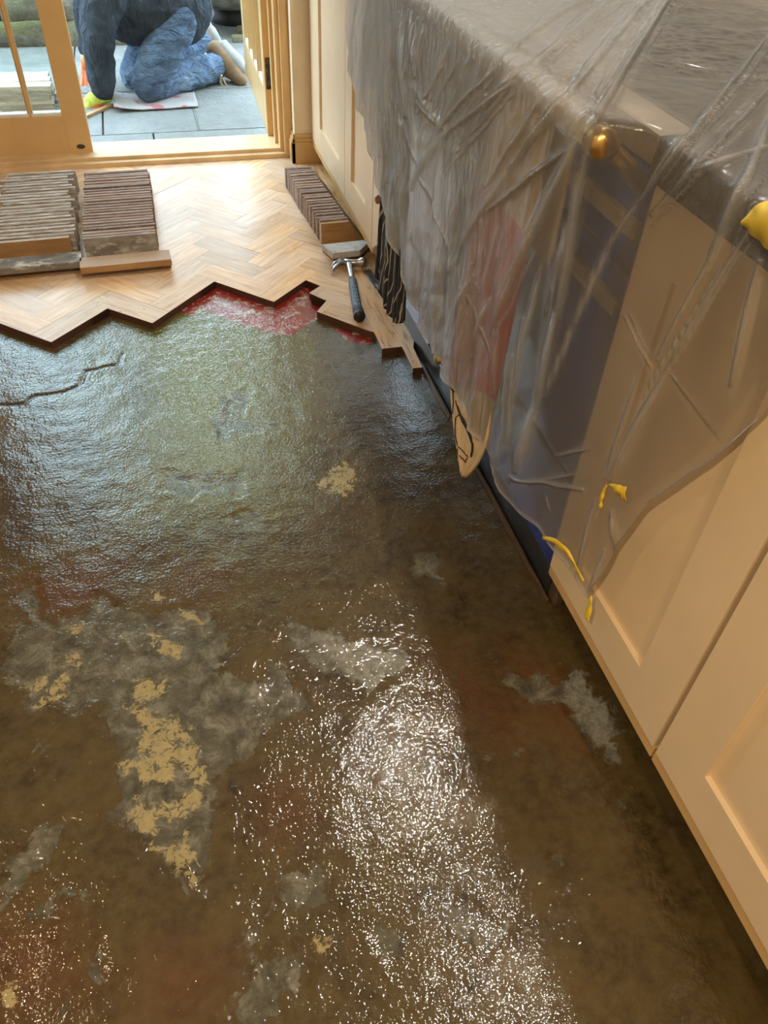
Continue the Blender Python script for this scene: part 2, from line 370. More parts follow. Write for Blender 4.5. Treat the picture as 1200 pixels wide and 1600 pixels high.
def addblock(poly, hor, rnd):
    ar = 0.5*sum(poly[i][0]*poly[(i+1) % len(poly)][1]-poly[(i+1) % len(poly)][0]*poly[i][1] for i in range(len(poly)))
    if abs(ar) < 2e-4: return
    if ar < 0: poly = poly[::-1]
    cx = sum(p[0] for p in poly)/len(poly); cy = sum(p[1] for p in poly)/len(poly)
    q = [(cx+(p[0]-cx)*0.9975, cy+(p[1]-cy)*0.9975) for p in poly]
    n0 = len(bm.faces); prism(bm, q, 0.0, 0.022+rnd*0.0007)
    bm.faces.ensure_lookup_table()
    for f in bm.faces[n0:]:
        for l in f.loops: l[lay] = (rnd, hor, random.Random(rnd*1e5).random(), 1)
for i in range(-40, 40):
    for j in range(-40, 40):
        d = (i-j) % 6
        if d == 0: cv = [(i, j), (i+3, j), (i+3, j+1), (i, j+1)]; hor = 1.0
        elif d == 5: cv = [(i, j), (i+1, j), (i+1, j+3), (i, j+3)]; hor = 0.0
        else: continue
        cv = [uv2xy(*p) for p in cv]
        if max(p[1] for p in cv) < 1.8 or min(p[1] for p in cv) > 3.5 or max(p[0] for p in cv) < -2.2 or min(p[0] for p in cv) > 0.7: continue
        cl = clip(outline, cv)
        if len(cl) > 2: addblock(cl, hor, random.random())
# border boards running along the units
ys_b = [1.882, 2.115, 2.352, 2.589, 2.826, 3.06, 3.30, 3.43]
for a, b in zip(ys_b[:-1], ys_b[1:]):
    addblock([(xb, a), (0.608, a), (0.608, b), (xb, b)], 0.5, random.random())
ys_c = [1.767, 2.0, 2.237, 2.47, 2.7, 2.94, 3.18, 3.36]
for a, b in zip(ys_c[:-1], ys_c[1:]):
    if a < 1.8: addblock([(0.608, a), (0.636, a), (0.640, 1.87), (0.668, 1.95), (0.668, b), (0.608, b)], 0.5, random.random())
    else: addblock([(0.608, a), (0.70, a), (0.70, b), (0.608, b)], 0.5, random.random())
PQ = NT('herringbone_parquet')
po = fin(bm, 'floor', PQ.m); tag(po, kind='structure')
m = PQ; a = m.n('ShaderNodeVertexColor', layer_name='blk'); s = m.n('ShaderNodeSeparateColor'); m.l(a.outputs[0], s.inputs[0])
def grainvec(rotz):
    mp = m.n('ShaderNodeMapping'); m.l(m.co(), mp.inputs[0]); mp.inputs['Rotation'].default_value = (0, 0, rotz)
    m2 = m.n('ShaderNodeMapping'); m.l(mp.outputs[0], m2.inputs[0]); m2.inputs['Scale'].default_value = (1, 9, 1)
    cm = m.n('ShaderNodeCombineXYZ'); m.l(m.math('MULTIPLY', s.outputs[2], 37.0), cm.inputs[0]); m.l(m.math('MULTIPLY', s.outputs[0], 91.0), cm.inputs[1])
    ad = m.n('ShaderNodeVectorMath', operation='ADD'); m.l(m2.outputs[0], ad.inputs[0]); m.l(cm.outputs[0], ad.inputs[1]); return ad.outputs[0]
g1 = m.noise(grainvec(-PI/4), 7, 6, 0.65, 0.3); g2 = m.noise(grainvec(PI/4), 7, 6, 0.65, 0.3); g3 = m.noise(grainvec(PI/2), 9, 6, 0.65, 0.5)
isb = m.math('COMPARE', s.outputs[1], 0.5, 0.2)
gg = m.math('ADD', m.math('MULTIPLY', g1, s.outputs[1]), m.math('MULTIPLY', g2, m.math('SUBTRACT', 1.0, s.outputs[1])))
gg = m.math('ADD', m.math('MULTIPLY', gg, m.math('SUBTRACT', 1.0, isb)), m.math('MULTIPLY', g3, isb))
c = m.ramp(gg, [(0.3, (0.44, 0.25, 0.11)), (0.5, (0.64, 0.41, 0.21)), (0.68, (0.74, 0.54, 0.33))])
cb = m.ramp(g3, [(0.36, (0.26, 0.12, 0.04)), (0.47, (0.60, 0.36, 0.15)), (0.62, (0.68, 0.44, 0.20))])
c = m.mix(isb, c, cb)
h = m.n('ShaderNodeHueSaturation'); m.l(c, h.inputs['Color']); m.l(m.math('MULTIPLY_ADD', s.outputs[2], 0.34, 0.82), h.inputs['Value'])
m.l(m.math('MULTIPLY_ADD', s.outputs[0], 0.3, 0.8), h.inputs['Saturation'])
vv = m.co(); wear = m.noise(vv, 5, 5, 0.6)
c = m.mix(m.math('MULTIPLY', m.ramp(wear, [(0.42, (0, 0, 0)), (0.7, (1, 1, 1))]), 0.55), h.outputs[0], (0.62, 0.50, 0.38))
c = m.mix(m.math('MULTIPLY', m.math('GREATER_THAN', m.noise(vv, 70, 2, 0.5), 0.76), 0.8), c, (0.06, 0.035, 0.02))
geo = m.n('ShaderNodeNewGeometry'); sz = m.n('ShaderNodeSeparateXYZ'); m.l(geo.outputs['Normal'], sz.inputs[0])
up = m.math('GREATER_THAN', sz.outputs[2], 0.5)
c = m.mix(up, m.mix(m.noise(vv, 60, 3), (0.05, 0.02, 0.012), (0.10, 0.045, 0.03)), c)
m.base(c); m.set(Roughness=m.math('MULTIPLY_ADD', wear, 0.25, 0.22), Coat_Weight=0.15, Coat_Roughness=0.2)
m.l(m.bump(gg, 0.2, 0.0008), m.p.inputs['Normal'])
# ------------------------------------------------------------------ room shell
def st(o): return tag(o, kind='structure')
st(bx('ceiling', CEIL, (-2.2, 1.4, -1.9, 3.6, 2.4, 2.48), bev=0))
st(bx('wall_left', WALLR, (-2.3, -2.2, -1.9, 3.6, -0.1, 2.4), bev=0))
st(bx('wall_back', WALLR, (-2.2, 1.4, -1.95, -1.85, -0.1, 2.4), bev=0))
st(bx('wall_right', WALLR, (1.28, 1.4, -1.9, 3.6, -0.1, 2.4), bev=0))
st(bx('floor', PLINTH, (-2.2, 1.28, -1.9, 3.42, -0.1, -0.02), bev=0))
bm = bmesh.new()
WX0, WX1, WZ0, WZ1 = 0.86, 1.20, 1.15, 2.08     # small window beside the door
box(bm, -2.2, -0.99, 3.43, 3.66, -0.1, 2.4); box(bm, -0.99, 0.575, 3.43, 3.66, 2.06, 2.4)
box(bm, -5.0, 6.0, 3.43, 3.66, 2.4, 6.6); box(bm, -5.0, -2.2, 3.43, 3.66, -0.1, 2.4); box(bm, 1.28, 6.0, 3.43, 3.66, -0.1, 2.4); box(bm, 0.562, WX0, 3.36, 3.66, -0.1, 2.4); box(bm, WX0, WX1, 3.36, 3.66, -0.1, WZ0); box(bm, WX0, WX1, 3.36, 3.66, WZ1, 2.4); box(bm, WX1, 1.28, 3.36, 3.66, -0.1, 2.4)  # upper storey is unseen, added to shade the patio and cut its skylight
st(fin(bm, 'wall_far', WALL))
wf = empty('window_1', (0, 0, 0)); st(wf)
bm = bmesh.new()
for d in ((WX0, WX0+0.03), (WX1-0.03, WX1), ((WX0+WX1)/2-0.02, (WX0+WX1)/2+0.02)): box(bm, d[0], d[1], 3.5, 3.55, WZ0, WZ1, 0.003)
box(bm, WX0, WX1, 3.5, 3.55, WZ0, WZ0+0.05, 0.003); box(bm, WX0, WX1, 3.5, 3.55, WZ1-0.05, WZ1, 0.003)
fin(bm, 'window_frame', DOORP, wf); bx('window_pane', GLASS, (WX0+0.02, WX1-0.02, 3.522, 3.527, WZ0+0.03, WZ1-0.03), wf, bev=0)
# skirting on the pier with a moulded top
bm = bmesh.new()
for (t, z0, z1) in ((0.016, 0.022, 0.105), (0.012, 0.105, 0.118), (0.007, 0.118, 0.135)):
    box(bm, 0.562-t, 0.562, 3.36-t, 3.43, z0, z1, 0.002); box(bm, 0.562-t, 0.75, 3.36-t, 3.36, z0, z1, 0.002)
st(fin(bm, 'baseboard_right', DOORP))
bm = bmesh.new()
for (t, z0, z1) in ((0.016, 0.022, 0.105), (0.010, 0.105, 0.13)): box(bm, -2.2, -1.04, 3.43-t, 3.43, z0, z1, 0.002)
st(fin(bm, 'baseboard_left', DOORP))
# door frame, stepped sill
bm = bmesh.new()
box(bm, 0.512, 0.562, 3.44, 3.64, 0.03, 2.04, 0.003); box(bm, 0.50, 0.512, 3.50, 3.53, 0.05, 2.04, 0.002)
box(bm, 0.528, 0.562, 3.415, 3.44, 0.03, 2.08, 0.006)
box(bm, -0.99, -0.955, 3.44, 3.64, 0.03, 2.04, 0.003); box(bm, -0.99, 0.562, 3.44, 3.64, 2.03, 2.06, 0.003)
st(fin(bm, 'trim_1', DOORP))
bm = bmesh.new()
box(bm, -1.0, 0.556, 3.418, 3.46, 0.015, 0.040, 0.004); box(bm, -0.99, 0.556, 3.445, 3.52, 0.02, 0.054, 0.005)
box(bm, -0.99, 0.53, 3.50, 3.64, -0.02, 0.048, 0.003)
st(fin(bm, 'trim_2', DOORL))
st(bx('trim_3', SLATE, (-0.99, 0.54, 3.64, 3.76, -0.08, 0.0), bev=0.004))
# left door leaf, closed
def leaf(root, x0, x1, bars, mat, y0=0.0, y1=0.044, z0=0.05, z1=2.02, rail=0.145):
    bm = bmesh.new()
    box(bm, x0, x0+0.088, y0, y1, z0, z1, 0.003); box(bm, x1-0.09, x1, y0, y1, z0, z1, 0.003)
    fin(bm, 'stile', mat, root)
    bx('bottom_rail', mat, (x0+0.086, x1-0.088, y0+0.001, y1-0.001, z0, z0+rail), root, 0.002)
    bx('top_rail', mat, (x0+0.086, x1-0.088, y0+0.001, y1-0.001, z1-0.1, z1), root, 0.002)
    bm = bmesh.new()
    for b in bars:
        box(bm, b-0.010, b+0.010, y0+0.006, y1-0.006, z0+rail, z1-0.1, 0.004); box(bm, b-0.004, b+0.004, y0, y1, z0+rail, z1-0.1, 0.002)
    fin(bm, 'glazing_bar', mat, root)
    bm = bmesh.new()
    box(bm, x0+0.086, x1-0.088, y0+0.004, y1-0.004, z0+rail-0.002, z0+rail+0.012, 0.004)
    fin(bm, 'glazing_bead', WHITEP, root)
    bx('glass_pane', GLASS, (x0+0.08, x1-0.08, y0+0.020, y0+0.024, z0+rail-0.01, z1-0.09), root, 0)
d1 = empty('door_1', (0, 3.505, 0)); st(d1)
leaf(d1, -0.95, -0.249, (-0.455, -0.60, -0.745), DOORP)
bm = bmesh.new()
bmesh.ops.create_cone(bm, cap_ends=True, segments=20, radius1=0.012, radius2=0.009, depth=0.004, matrix=Matrix.Translation((-0.293, -0.002, 0.078)) @ Matrix.Rotation(PI/2, 4, 'X') @ Matrix.Diagonal((1.4, 0.75, 1, 1)))
fin(bm, 'bolt_hole', IRON, d1)
# right door leaf, swung outwards: hinge at the right jamb
d2 = empty('door_2', (0.50, 3.60, 0.0), 0); st(d2)
d2.rotation_euler = (0, 0, math.radians(88.2))
leaf(d2, 0.0, 0.95, (0.29, 0.475, 0.66), DOORP, y0=-0.006, y1=0.042, rail=0.17)
d2.location = (0.528, 3.612, 0)
bx('lock_plate', IRON, (-0.003, 0.001, 0.003, 0.036, 0.235, 0.355), d2, 0.001)
# ------------------------------------------------------------------ kitchen units
def shaker(name_parent, y0, y1, z0=0.12, z1=0.866, rail=0.092, x=0.63, knob=None):
    d = bmesh.new(); t = 0.02
    box(d, x, x+t, y0, y1, z0, z0+rail, 0.0012); box(d, x, x+t, y0, y1, z1-rail, z1, 0.0012)
    box(d, x, x+t, y0, y0+rail, z0+rail-0.001, z1-rail+0.001, 0.0012); box(d, x, x+t, y1-rail, y1, z0+rail-0.001, z1-rail+0.001, 0.0012)
    o = fin(d, 'door', CREAM, name_parent)
    bx('door_panel', CREAM, (x+0.009, x+0.018, y0+rail-0.004, y1-rail+0.004, z0+rail-0.004, z1-rail+0.004), o, 0)
    return o
def unit(label, y0, y1, doors, group=None):
    r = empty('base_cabinet', (0, 0, 0)); tag(r, label, 'cabinet', group)
    bm = bmesh.new(); box(bm, 0.652, 1.26, y0, y1, 0.095, 0.872, 0.001); fin(bm, 'carcass', DOORP, r)
    bx('plinth', PLINTH, (0.72, 1.2, y0, y1, 0.0, 0.095), r, 0)
    bx('bottom_rail', DOORP, (0.633, 0.653, y0, y1, 0.092, 0.118), r, 0.001)
    for a, b in doors: shaker(r, a, b)
    return r
unit('cream shaker cabinet next to the cooker, its door half under the plastic sheet', 0.494, 0.908, [(0.498, 0.905)])
unit('cream shaker base cabinet in the lower right corner, nearest the viewer', -0.02, 0.490, [(-0.016, 0.487)])
fu = unit('pale cream two-door cabinet beside the garden door, behind the stack of mitred blocks', 2.34, 3.335, [(2.735, 3.26), (2.345, 2.730)])
bx('filler', CREAM, (0.632, 0.652, 3.264, 3.335, 0.12, 0.866), fu, 0.001)
nd = empty('drawer_cabinet', (0, 0, 0)); tag(nd, 'narrow cream drawer unit with small brown knobs behind the hanging black striped towel', 'cabinet')
bx('carcass', DOORP, (0.652, 1.26, 2.115, 2.338, 0.095, 0.872), nd, 0.001); bx('plinth', PLINTH, (0.72, 1.2, 2.115, 2.338, 0, 0.095), nd, 0)
for z0, z1, kz in ((0.12, 0.262, 0.17), (0.264, 0.50, 0.325), (0.502, 0.866, 0.70)):
    dr = bx('drawer', CREAM, (0.63, 0.65, 2.118, 2.337, z0, z1), nd, 0.001)
    bm = bmesh.new(); tube(bm, [(0.631, 2.205, kz), (0.618, 2.205, kz), (0.612, 2.205, kz), (0.604, 2.205, kz), (0.600, 2.205, kz)], [0.007, 0.006, 0.013, 0.013, 0.006], 14)
    fin(bm, 'knob', KNOBW, dr, True)
wt = bx('worktop', GRANITE, (0.612, 1.277, -0.02, 0.903, 0.874, 0.928), None, 0.004)
tag(wt, 'dark grey granite worktop under the plastic at upper right, over the near cream cabinets', 'worktop')
wt = bx('worktop', GRANITE, (0.612, 1.277, 2.118, 3.335, 0.874, 0.928), None, 0.004)
tag(wt, 'dark worktop over the pale cabinets beside the garden door, beyond the top of the view', 'worktop')
# ------------------------------------------------------------------ cooker
ck = empty('range_cooker', (0.95, 1.5, 0)); tag(ck, 'navy blue range cooker shrouded in plastic, standing between the cream cabinets', 'cooker')
def ckp(name, mat, dims, bev=0.003, parent=None):
    d = (dims[0]-0.95, dims[1]-0.95, dims[2]-1.5, dims[3]-1.5, dims[4], dims[5])
    return bx(name, mat, d, parent or ck, bev)
ckp('body', NAVY, (0.668, 1.26, 0.914, 2.108, 0.085, 0.872), 0.006)
ckp('plinth', plain('plinth_slate', (0.02, 0.022, 0.025), 0.3, var=0.3, scale=20), (0.652, 1.2, 0.92, 2.10, 0.0, 0.085), 0.002)
ckp('hob_rim', TRIMB, (0.64, 0.70, 0.912, 2.11, 0.874, 0.914), 0.006)
ckp('hob_top', plain('black_hob_enamel', (0.05, 0.047, 0.045), 0.3, var=0.2, scale=9), (0.701, 1.26, 0.912, 2.11, 0.874, 0.915), 0.008)
for k, (yy, r) in enumerate(((1.28, 0.17), (1.76, 0.17))):
    bm = bmesh.new()
    tube(bm, [(0, 0, 0.915), (0, 0, 0.918), (0, 0, 0.928), (0, 0, 0.930)], [r, r, r*0.97, r*0.9], 40)
    o = fin(bm, 'hob_lid', GRANITE, ck, True, loc=(0.02, yy-1.5, 0))
for (a, b) in ((0.922, 1.50), (1.506, 2.10)):
    dd = ckp('oven_door', NAVY, (0.645, 0.668, a, b, 0.32, 0.72), 0.006)
    ckp('lower_drawer', NAVY, (0.645, 0.668, a, b, 0.09, 0.312), 0.006)
ckp('control_panel', NAVY, (0.645, 0.668, 0.922, 2.10, 0.73, 0.868), 0.004)
bm = bmesh.new(); box(bm, 0.634-0.95, 0.647-0.95, 0.93-1.5, 2.09-1.5, 0.655, 0.68, 0.003); fin(bm, 'trim_strip', TRIMB, ck)
bm = bmesh.new(); box(bm, 0.634-0.95, 0.647-0.95, 0.93-1.5, 2.09-1.5, 0.775, 0.80, 0.003); fin(bm, 'trim_strip', TRIMB, ck)
RX, RZ = 0.563, 0.905
bm = bmesh.new(); tube(bm, [(RX-0.95, 0.945-1.5, RZ), (RX-0.95, 2.09-1.5, RZ)], 0.0165, 20); rl = fin(bm, 'towel_rail', WHITEP, ck, True)
for yy in (0.955, 2.08):
    bm = bmesh.new()
    tube(bm, [(RX-0.95, yy-1.5-0.022, RZ), (RX-0.95, yy-1.5-0.017, RZ), (RX-0.95, yy-1.5+0.012, RZ), (RX-0.95, yy-1.5+0.016, RZ)], [0.010, 0.021, 0.021, 0.012], 20)
    tube(bm, [(RX-0.95, yy-1.5, RZ), (RX-0.92, yy-1.5, RZ-0.02), (0.645-0.95, yy-1.5, RZ-0.06)], [0.014, 0.012, 0.014], 14)
    fin(bm, 'rail_bracket', BRASS, ck, True)
for (px, py, xx) in ((648, 455, 0.625), (685, 560, 0.632)):
    q = atx(px, py, 0.605); bm = bmesh.new()
    tube(bm, [(0.646-0.95, q[1]-1.5, q[2]), (0.625-0.95, q[1]-1.5, q[2]), (0.615-0.95, q[1]-1.5, q[2]), (0.600-0.95, q[1]-1.5, q[2]), (0.595-0.95, q[1]-1.5, q[2])], [0.007, 0.007, 0.015, 0.015, 0.007], 14)
    fin(bm, 'knob', NAVY if py < 500 else BRASS, ck, True)
# strip of skirting timber on the floor in front of the cooker
bm = bmesh.new(); box(bm, 0.641, 0.649, 0.90, 1.80, 0.001, 0.012, 0.002)
o = fin(bm, 'wood_strip', wood('weathered_strip', (0.16, 0.09, 0.04), (0.05, 0.03, 0.015), grain=(8, 1, 1), scale=20, rough=0.35))
tag(o, 'thin dirty timber strip on the wet floor along the foot of the cooker', 'wood strip')
# ------------------------------------------------------------------ towels
def hanging(name, mat, y0, y1, zt, zb, xf, widths, fold=0.006, shape=None, ny=60, nz_=90, thick=0.006, seed=1, both=True):
    """towel over the rail: front drop to zb, short back drop"""
    V = []; F = []
    prof = []
    for k in range(nz_+1):
        t = k/nz_
        if t < 0.12:   # behind
            s_ = t/0.12; prof.append((RX+0.019, zt-0.22*(1-s_), -1))
        elif t < 0.18:
            a = (t-0.12)/0.06*PI; prof.append((RX+0.019*math.cos(a), zt+0.019*math.sin(a), -0.5))
        else:
            s_ = (t-0.18)/0.82; prof.append((RX-0.019+xf*s_, zt-(zt-zb)*s_, s_))
    for k, (x, z, s_) in enumerate(prof):
        c, wd, dz = widths(max(s_, 0))
        for j in range(ny+1):
            u = j/ny*2-1
            y = c+u*wd
            f = fold*(math.sin(u*9+seed)+0.5*math.sin(u*17+2*seed+s_*3))*(0.3+max(s_, 0))
            zz = z - (shape(u)*max(s_, 0)**3 if shape else 0) if s_ > 0 else z
            V.append((x-abs(f)*0.55, y, zz))
    return nmesh(name, V, gridfaces(nz_+1, ny+1), mat)
def addsolid(o, t=0.005):
    md_ = o.modifiers.new('t', 'SOLIDIFY'); md_.thickness = t; md_.offset = 0
BT = NT('black_striped_cloth'); m = BT; v = m.co('Object')
sp = m.n('ShaderNodeSeparateXYZ'); m.l(v, sp.inputs[0])
wob = m.noise(v, 9, 2, 0.5)
ph = m.math('ADD', m.math('MULTIPLY', sp.outputs[1], 230.0), m.math('ADD', m.math('MULTIPLY', sp.outputs[2], 52.0), m.math('MULTIPLY', wob, 16.0)))
stp = m.math('GREATER_THAN', m.math('SINE', ph), 0.86)
m.base(m.mix(stp, (0.010, 0.010, 0.012), (0.34, 0.29, 0.22))); m.set(Roughness=0.85); m.l(m.bump(m.noise(v, 500, 2), 0.4, 0.001), m.p.inputs['Normal'])
o = hanging('tea_towel', BT.m, 0, 0, RZ-0.002, 0.232, 0.0, lambda s: (1.80-0.0*s, (0.02 if s < 0.35 else 0.02+0.10*min(1, (s-0.35)/0.35)) if False else 0.075+0.055*s, 0), 0.010, shape=lambda u: 0.05*(1-u*u), seed=2.0)
addsolid(o); tag(o, 'black towel with wavy beige stripes hanging out below the edge of the plastic sheet', 'towel')
DT = NT('printed_cloth'); m = DT; v = m.co('Object'); sp = m.n('ShaderNodeSeparateXYZ'); m.l(v, sp.inputs[0])
zz = m.math('ADD', sp.outputs[2], m.math('MULTIPLY', sp.outputs[1], 0.5))
redm = m.math('MULTIPLY', m.math('GREATER_THAN', m.math('ADD', zz, m.math('MULTIPLY', m.noise(v, 8, 2), 0.03)), 0.965), m.math('MULTIPLY', m.math('LESS_THAN', sp.outputs[2], 0.73), m.math('LESS_THAN', sp.outputs[0], RX)))
cc = m.mix(m.noise(v, 10, 3), (0.55, 0.40, 0.22), (0.66, 0.52, 0.32))
cc = m.mix(redm, cc, (0.50, 0.035, 0.03))
m.base(cc); m.set(Roughness=0.85)
def dogw(s):
    if s < 0.72: wd = 0.10+0.03*s
    else: wd = 0.1216*(1-((s-0.72)/0.28)**2.0*0.93)
    return (1.155+0.065*s-(0 if s < 0.7 else 0.05*((s-0.7)/0.3)**1.5), wd, 0)
o = hanging('tea_towel', DT.m, 0, 0, RZ-0.002, 0.148, -0.004, dogw, 0.007, shape=None, seed=0.6)
addsolid(o, 0.006); tag(o, 'red and cream tea towel with black outlines hanging to a point', 'towel'); dog = o
INKM = plain('black_print', (0.012, 0.008, 0.007), 0.8); REDM = plain('dark_red_print', (0.16, 0.01, 0.01), 0.8)
def ink(pts, rads, mat, name='printed_line', xo=-0.0135):
    P_ = [atx(px, py, RX-0.019+xo) for px, py in pts]
    bm = bmesh.new(); k = []
    for a, b in zip(P_[:-1], P_[1:]): k += [a+(b-a)*t for t in np.linspace(0, 1, 5)[:-1]]
    k.append(P_[-1]); rr = np.interp(np.linspace(0, 1, len(k)), np.linspace(0, 1, len(rads)), rads)
    for q, (p, r) in enumerate(zip(k, rr)): pass
    Vv = []; Ff = []
    for q in range(len(k)):
        t = k[min(q+1, len(k)-1)]-k[max(q-1, 0)]; n_ = np.array([0, -t[2], t[1]]); n_ = n_/(np.linalg.norm(n_)+1e-9)
        for dx in (0.0, 0.002): Vv += [k[q]+n_*rr[q]+[dx, 0, 0], k[q]-n_*rr[q]+[dx, 0, 0]]
    for q in range(len(k)-1):
        a = q*4; b = a+4; Ff += [(a, a+1, b+1, b), (a+2, b+2, b+3, a+3), (a, b, b+2, a+2), (a+1, a+3, b+3, b+1)]
    return nmesh(name, Vv, Ff, mat, dog, False)
Z5 = lambda pts: [(680+x/8, 560+y/8) for x, y in pts]
ink(Z5([(250,530),(270,600),(300,700),(340,780),(380,860),(430,980),(460,1080),(455,1160),(440,1230)]), [0.0012, 0.003, 0.003, 0.006, 0.0035, 0.004, 0.004, 0.003, 0.002], INKM)
ink(Z5([(300,700),(250,740),(240,860),(245,980),(270,1090),(330,1150),(400,1230)]), [0.001, 0.0008, 0.0008, 0.0008, 0.0008], INKM)
ink(Z5([(215,420),(220,550),(210,680),(170,750),(145,790)]), [0.0012, 0.0008, 0.0008, 0.0008], INKM)
ink(Z5([(285,1110),(265,1150),(290,1210),(330,1250),(370,1290)]), [0.0012, 0.0014, 0.0012, 0.002], REDM)
ink(Z5([(410,1240),(385,1260),(370,1300)]), [0.001, 0.0014], REDM)
ink(Z5([(175,320),(200,380),(225,420)]), [0.003, 0.003, 0.001], INKM)
# black corner of the towel's back layer
# ------------------------------------------------------------------ reclaimed blocks
BLK = wood('reclaimed_block_edges', (0.24, 0.18, 0.13), (0.44, 0.37, 0.29), grain=(1, 6, 6), scale=10, rough=0.75, ring=50, dirt=((0.52, 0.50, 0.45), 18, 0.50))
BLKD = wood('reclaimed_block_brown', (0.19, 0.115, 0.08), (0.36, 0.26, 0.19), grain=(1, 6, 6), scale=10, rough=0.7, ring=50, dirt=((0.45, 0.40, 0.34), 22, 0.56))
BLKF = wood('block_face', (0.30, 0.16, 0.06), (0.44, 0.26, 0.11), grain=(1, 6, 6), scale=9, rough=0.5, ring=60, rnd=False)
BLKG = wood('dusty_block_back', (0.14, 0.11, 0.08), (0.30, 0.28, 0.24), grain=(1, 2, 2), scale=9, rough=0.8, ring=60, dirt=((0.50, 0.50, 0.46), 14, 0.52))
BLKO = wood('outdoor_block', (0.30, 0.24, 0.18), (0.55, 0.50, 0.43), grain=(1, 6, 6), scale=10, rough=0.8, ring=50)
ORD = ['front'] + [a+' from the front' for a in 'second third fourth fifth sixth seventh eighth ninth tenth eleventh twelfth thirteenth fourteenth fifteenth sixteenth seventeenth eighteenth nineteenth twentieth twenty-first twenty-second twenty-third twenty-fourth twenty-fifth'.split()]
def block_mesh(L, H, T, chip=0.0, bev=0.0012, cut=0.0, tongue=True):
    bm = bmesh.new()
    pr = [(-T/2, 0), (T/2, 0), (T/2, H), (T*0.18, H), (T*0.18, H-0.0), (-T/2, H)]
    a = []; b = []
    sec = [(-T/2, 0), (-T/2, H*0.0+0.0)]
    sec = [(-T/2, 0), (T/2, 0), (T/2, H-0.004), (T*0.12, H-0.004), (T*0.12, H), (-T/2, H)] if tongue else [(-T/2, 0), (T/2, 0), (T/2, H), (-T/2, H)]
    for (y, z) in sec:
        a.append(bm.verts.new((-L/2, y, z))); b.append(bm.verts.new((L/2-cut*(z/H), y, z)))
    n = len(sec); bm.faces.new(a[::-1]); bm.faces.new(b)
    for i in range(n): bm.faces.new((a[i], a[(i+1) % n], b[(i+1) % n], b[i]))
    return bm
def stack(name_lbl, group, y_far, y_near, n, xl_far, xl_near, L, H, mat, jitter, z0, cut=0.0, rz=0.0, front_mat=None, first_lbl=None, dl=0.0, lean=0.0, last_lbl=None):
    T = abs(y_far-y_near)/(n-1)*0.93
    meshes = []
    for q in range(3):
        bm = block_mesh(L+(q-1)*dl, H, T, cut=cut)
        meshes.append(fin(bm, 'parquet_block', mat))
    for k in range(n):
        t = k/(n-1)
        src = meshes[random.randrange(3)]
        o = src.copy(); C.objects.link(o)
        if k == n-1 and front_mat:
            o.data = src.data.copy(); o.data.materials[0] = front_mat
        xl = xl_far+(xl_near-xl_far)*t + random.uniform(-1, 1)*jitter
        y = y_far+(y_near-y_far)*t
        o.location = (xl+L/2, y, z0+random.uniform(0, 0.0006)); o.scale = (1, random.uniform(0.94, 1.0), random.uniform(0.965, 1.01))
        o.rotation_euler = (lean, 0, rz+random.uniform(-1, 1)*0.006)
        lb = name_lbl % ORD[n-1-k]
        if k == n-1 and first_lbl: lb = first_lbl
        if k == 0 and last_lbl: lb = last_lbl
        tag(o, lb, 'wood block', group)
    for q in meshes: bpy.data.objects.remove(q)
ZP = 0.0232
stack('dusty grey block on edge in the uneven left stack, %s', 'parquet blocks in the left stack', 3.19, 2.62, 22, -0.555, -0.548, 0.236, 0.077, BLK, 0.016, ZP, rz=0.03, front_mat=BLKF,
      first_lbl='front block of the far left stack, standing on edge with its clean brown face showing')
stack('thin brown block on edge in the neat middle stack, %s', 'parquet blocks in the middle stack', 3.16, 2.60, 25, -0.272, -0.275, 0.232, 0.077, BLKD, 0.003, ZP, rz=0.02, front_mat=BLKG,
      first_lbl='front block of the neat middle stack, standing on edge with a rough dark face')
stack('mitred block on edge in the slanting right stack beside the cabinet, %s', 'mitred blocks in the right stack', 3.10, 2.585, 22, 0.475, 0.512, 0.160, 0.077, BLKD, 0.002, ZP, cut=0.062, rz=0.03, front_mat=BLKF,
      first_lbl='front mitred block of the right stack, standing on edge with a clean brown face')
def flat_block(px, py, L, W, z0, rz, mat, label, cut=False, T=0.021, dx=0):
    p = atz(px, py, z0+T); bm = bmesh.new()
    if cut: prism(bm, [(-L/2, W/2), (-L/2+0.018, -W/2), (L/2-0.055, -W/2), (L/2, W/2-0.012), (L/2-0.006, W/2)], 0, T)
    else: box(bm, -L/2, L/2, -W/2, W/2, 0, T, 0.0012)
    bmesh.ops.bevel(bm, geom=[e for e in bm.edges if abs(e.verts[0].co.z-e.verts[1].co.z) < 1e-5 and e.calc_length() > 0.02], offset=0.0009, segments=1, affect='EDGES') if cut else None
    o = fin(bm, 'parquet_block', mat); o.location = (p[0], p[1], z0); o.rotation_euler = (0, 0, rz)
    tag(o, label, 'wood block'); return o
flat_block(54, 407, 0.285, 0.074, ZP+0.0215, 0.03, BLKG, 'mortar-crusted grey block lying flat, upper of two before the left stack')
flat_block(54, 409, 0.285, 0.074, ZP, 0.03, BLKD, 'block lying flat beneath the mortar-crusted block before the left stack')
flat_block(196, 404, 0.283, 0.072, ZP+0.0215, 0.035, BLKF, 'clean tan block laid flat, topmost of two in front of the middle stack')
flat_block(196, 408, 0.283, 0.072, ZP, 0.035, BLKD, 'dark block laid flat under the clean tan one in front of the middle stack')
flat_block(545, 385, 0.168, 0.072, ZP+0.0215, 0.06, wood('paint_crusted_block', (0.42, 0.42, 0.40), (0.62, 0.62, 0.58), scale=9, rough=0.8, rnd=False, dirt=((0.20, 0.14, 0.09), 16, 0.6)), 'mitred block laid flat with a whitish crusted face, just above the hammer head', cut=True)
flat_block(545, 388, 0.168, 0.072, ZP, 0.06, BLKF, 'mitred block laid flat beneath the whitish crusted one, just above the hammer', cut=True)
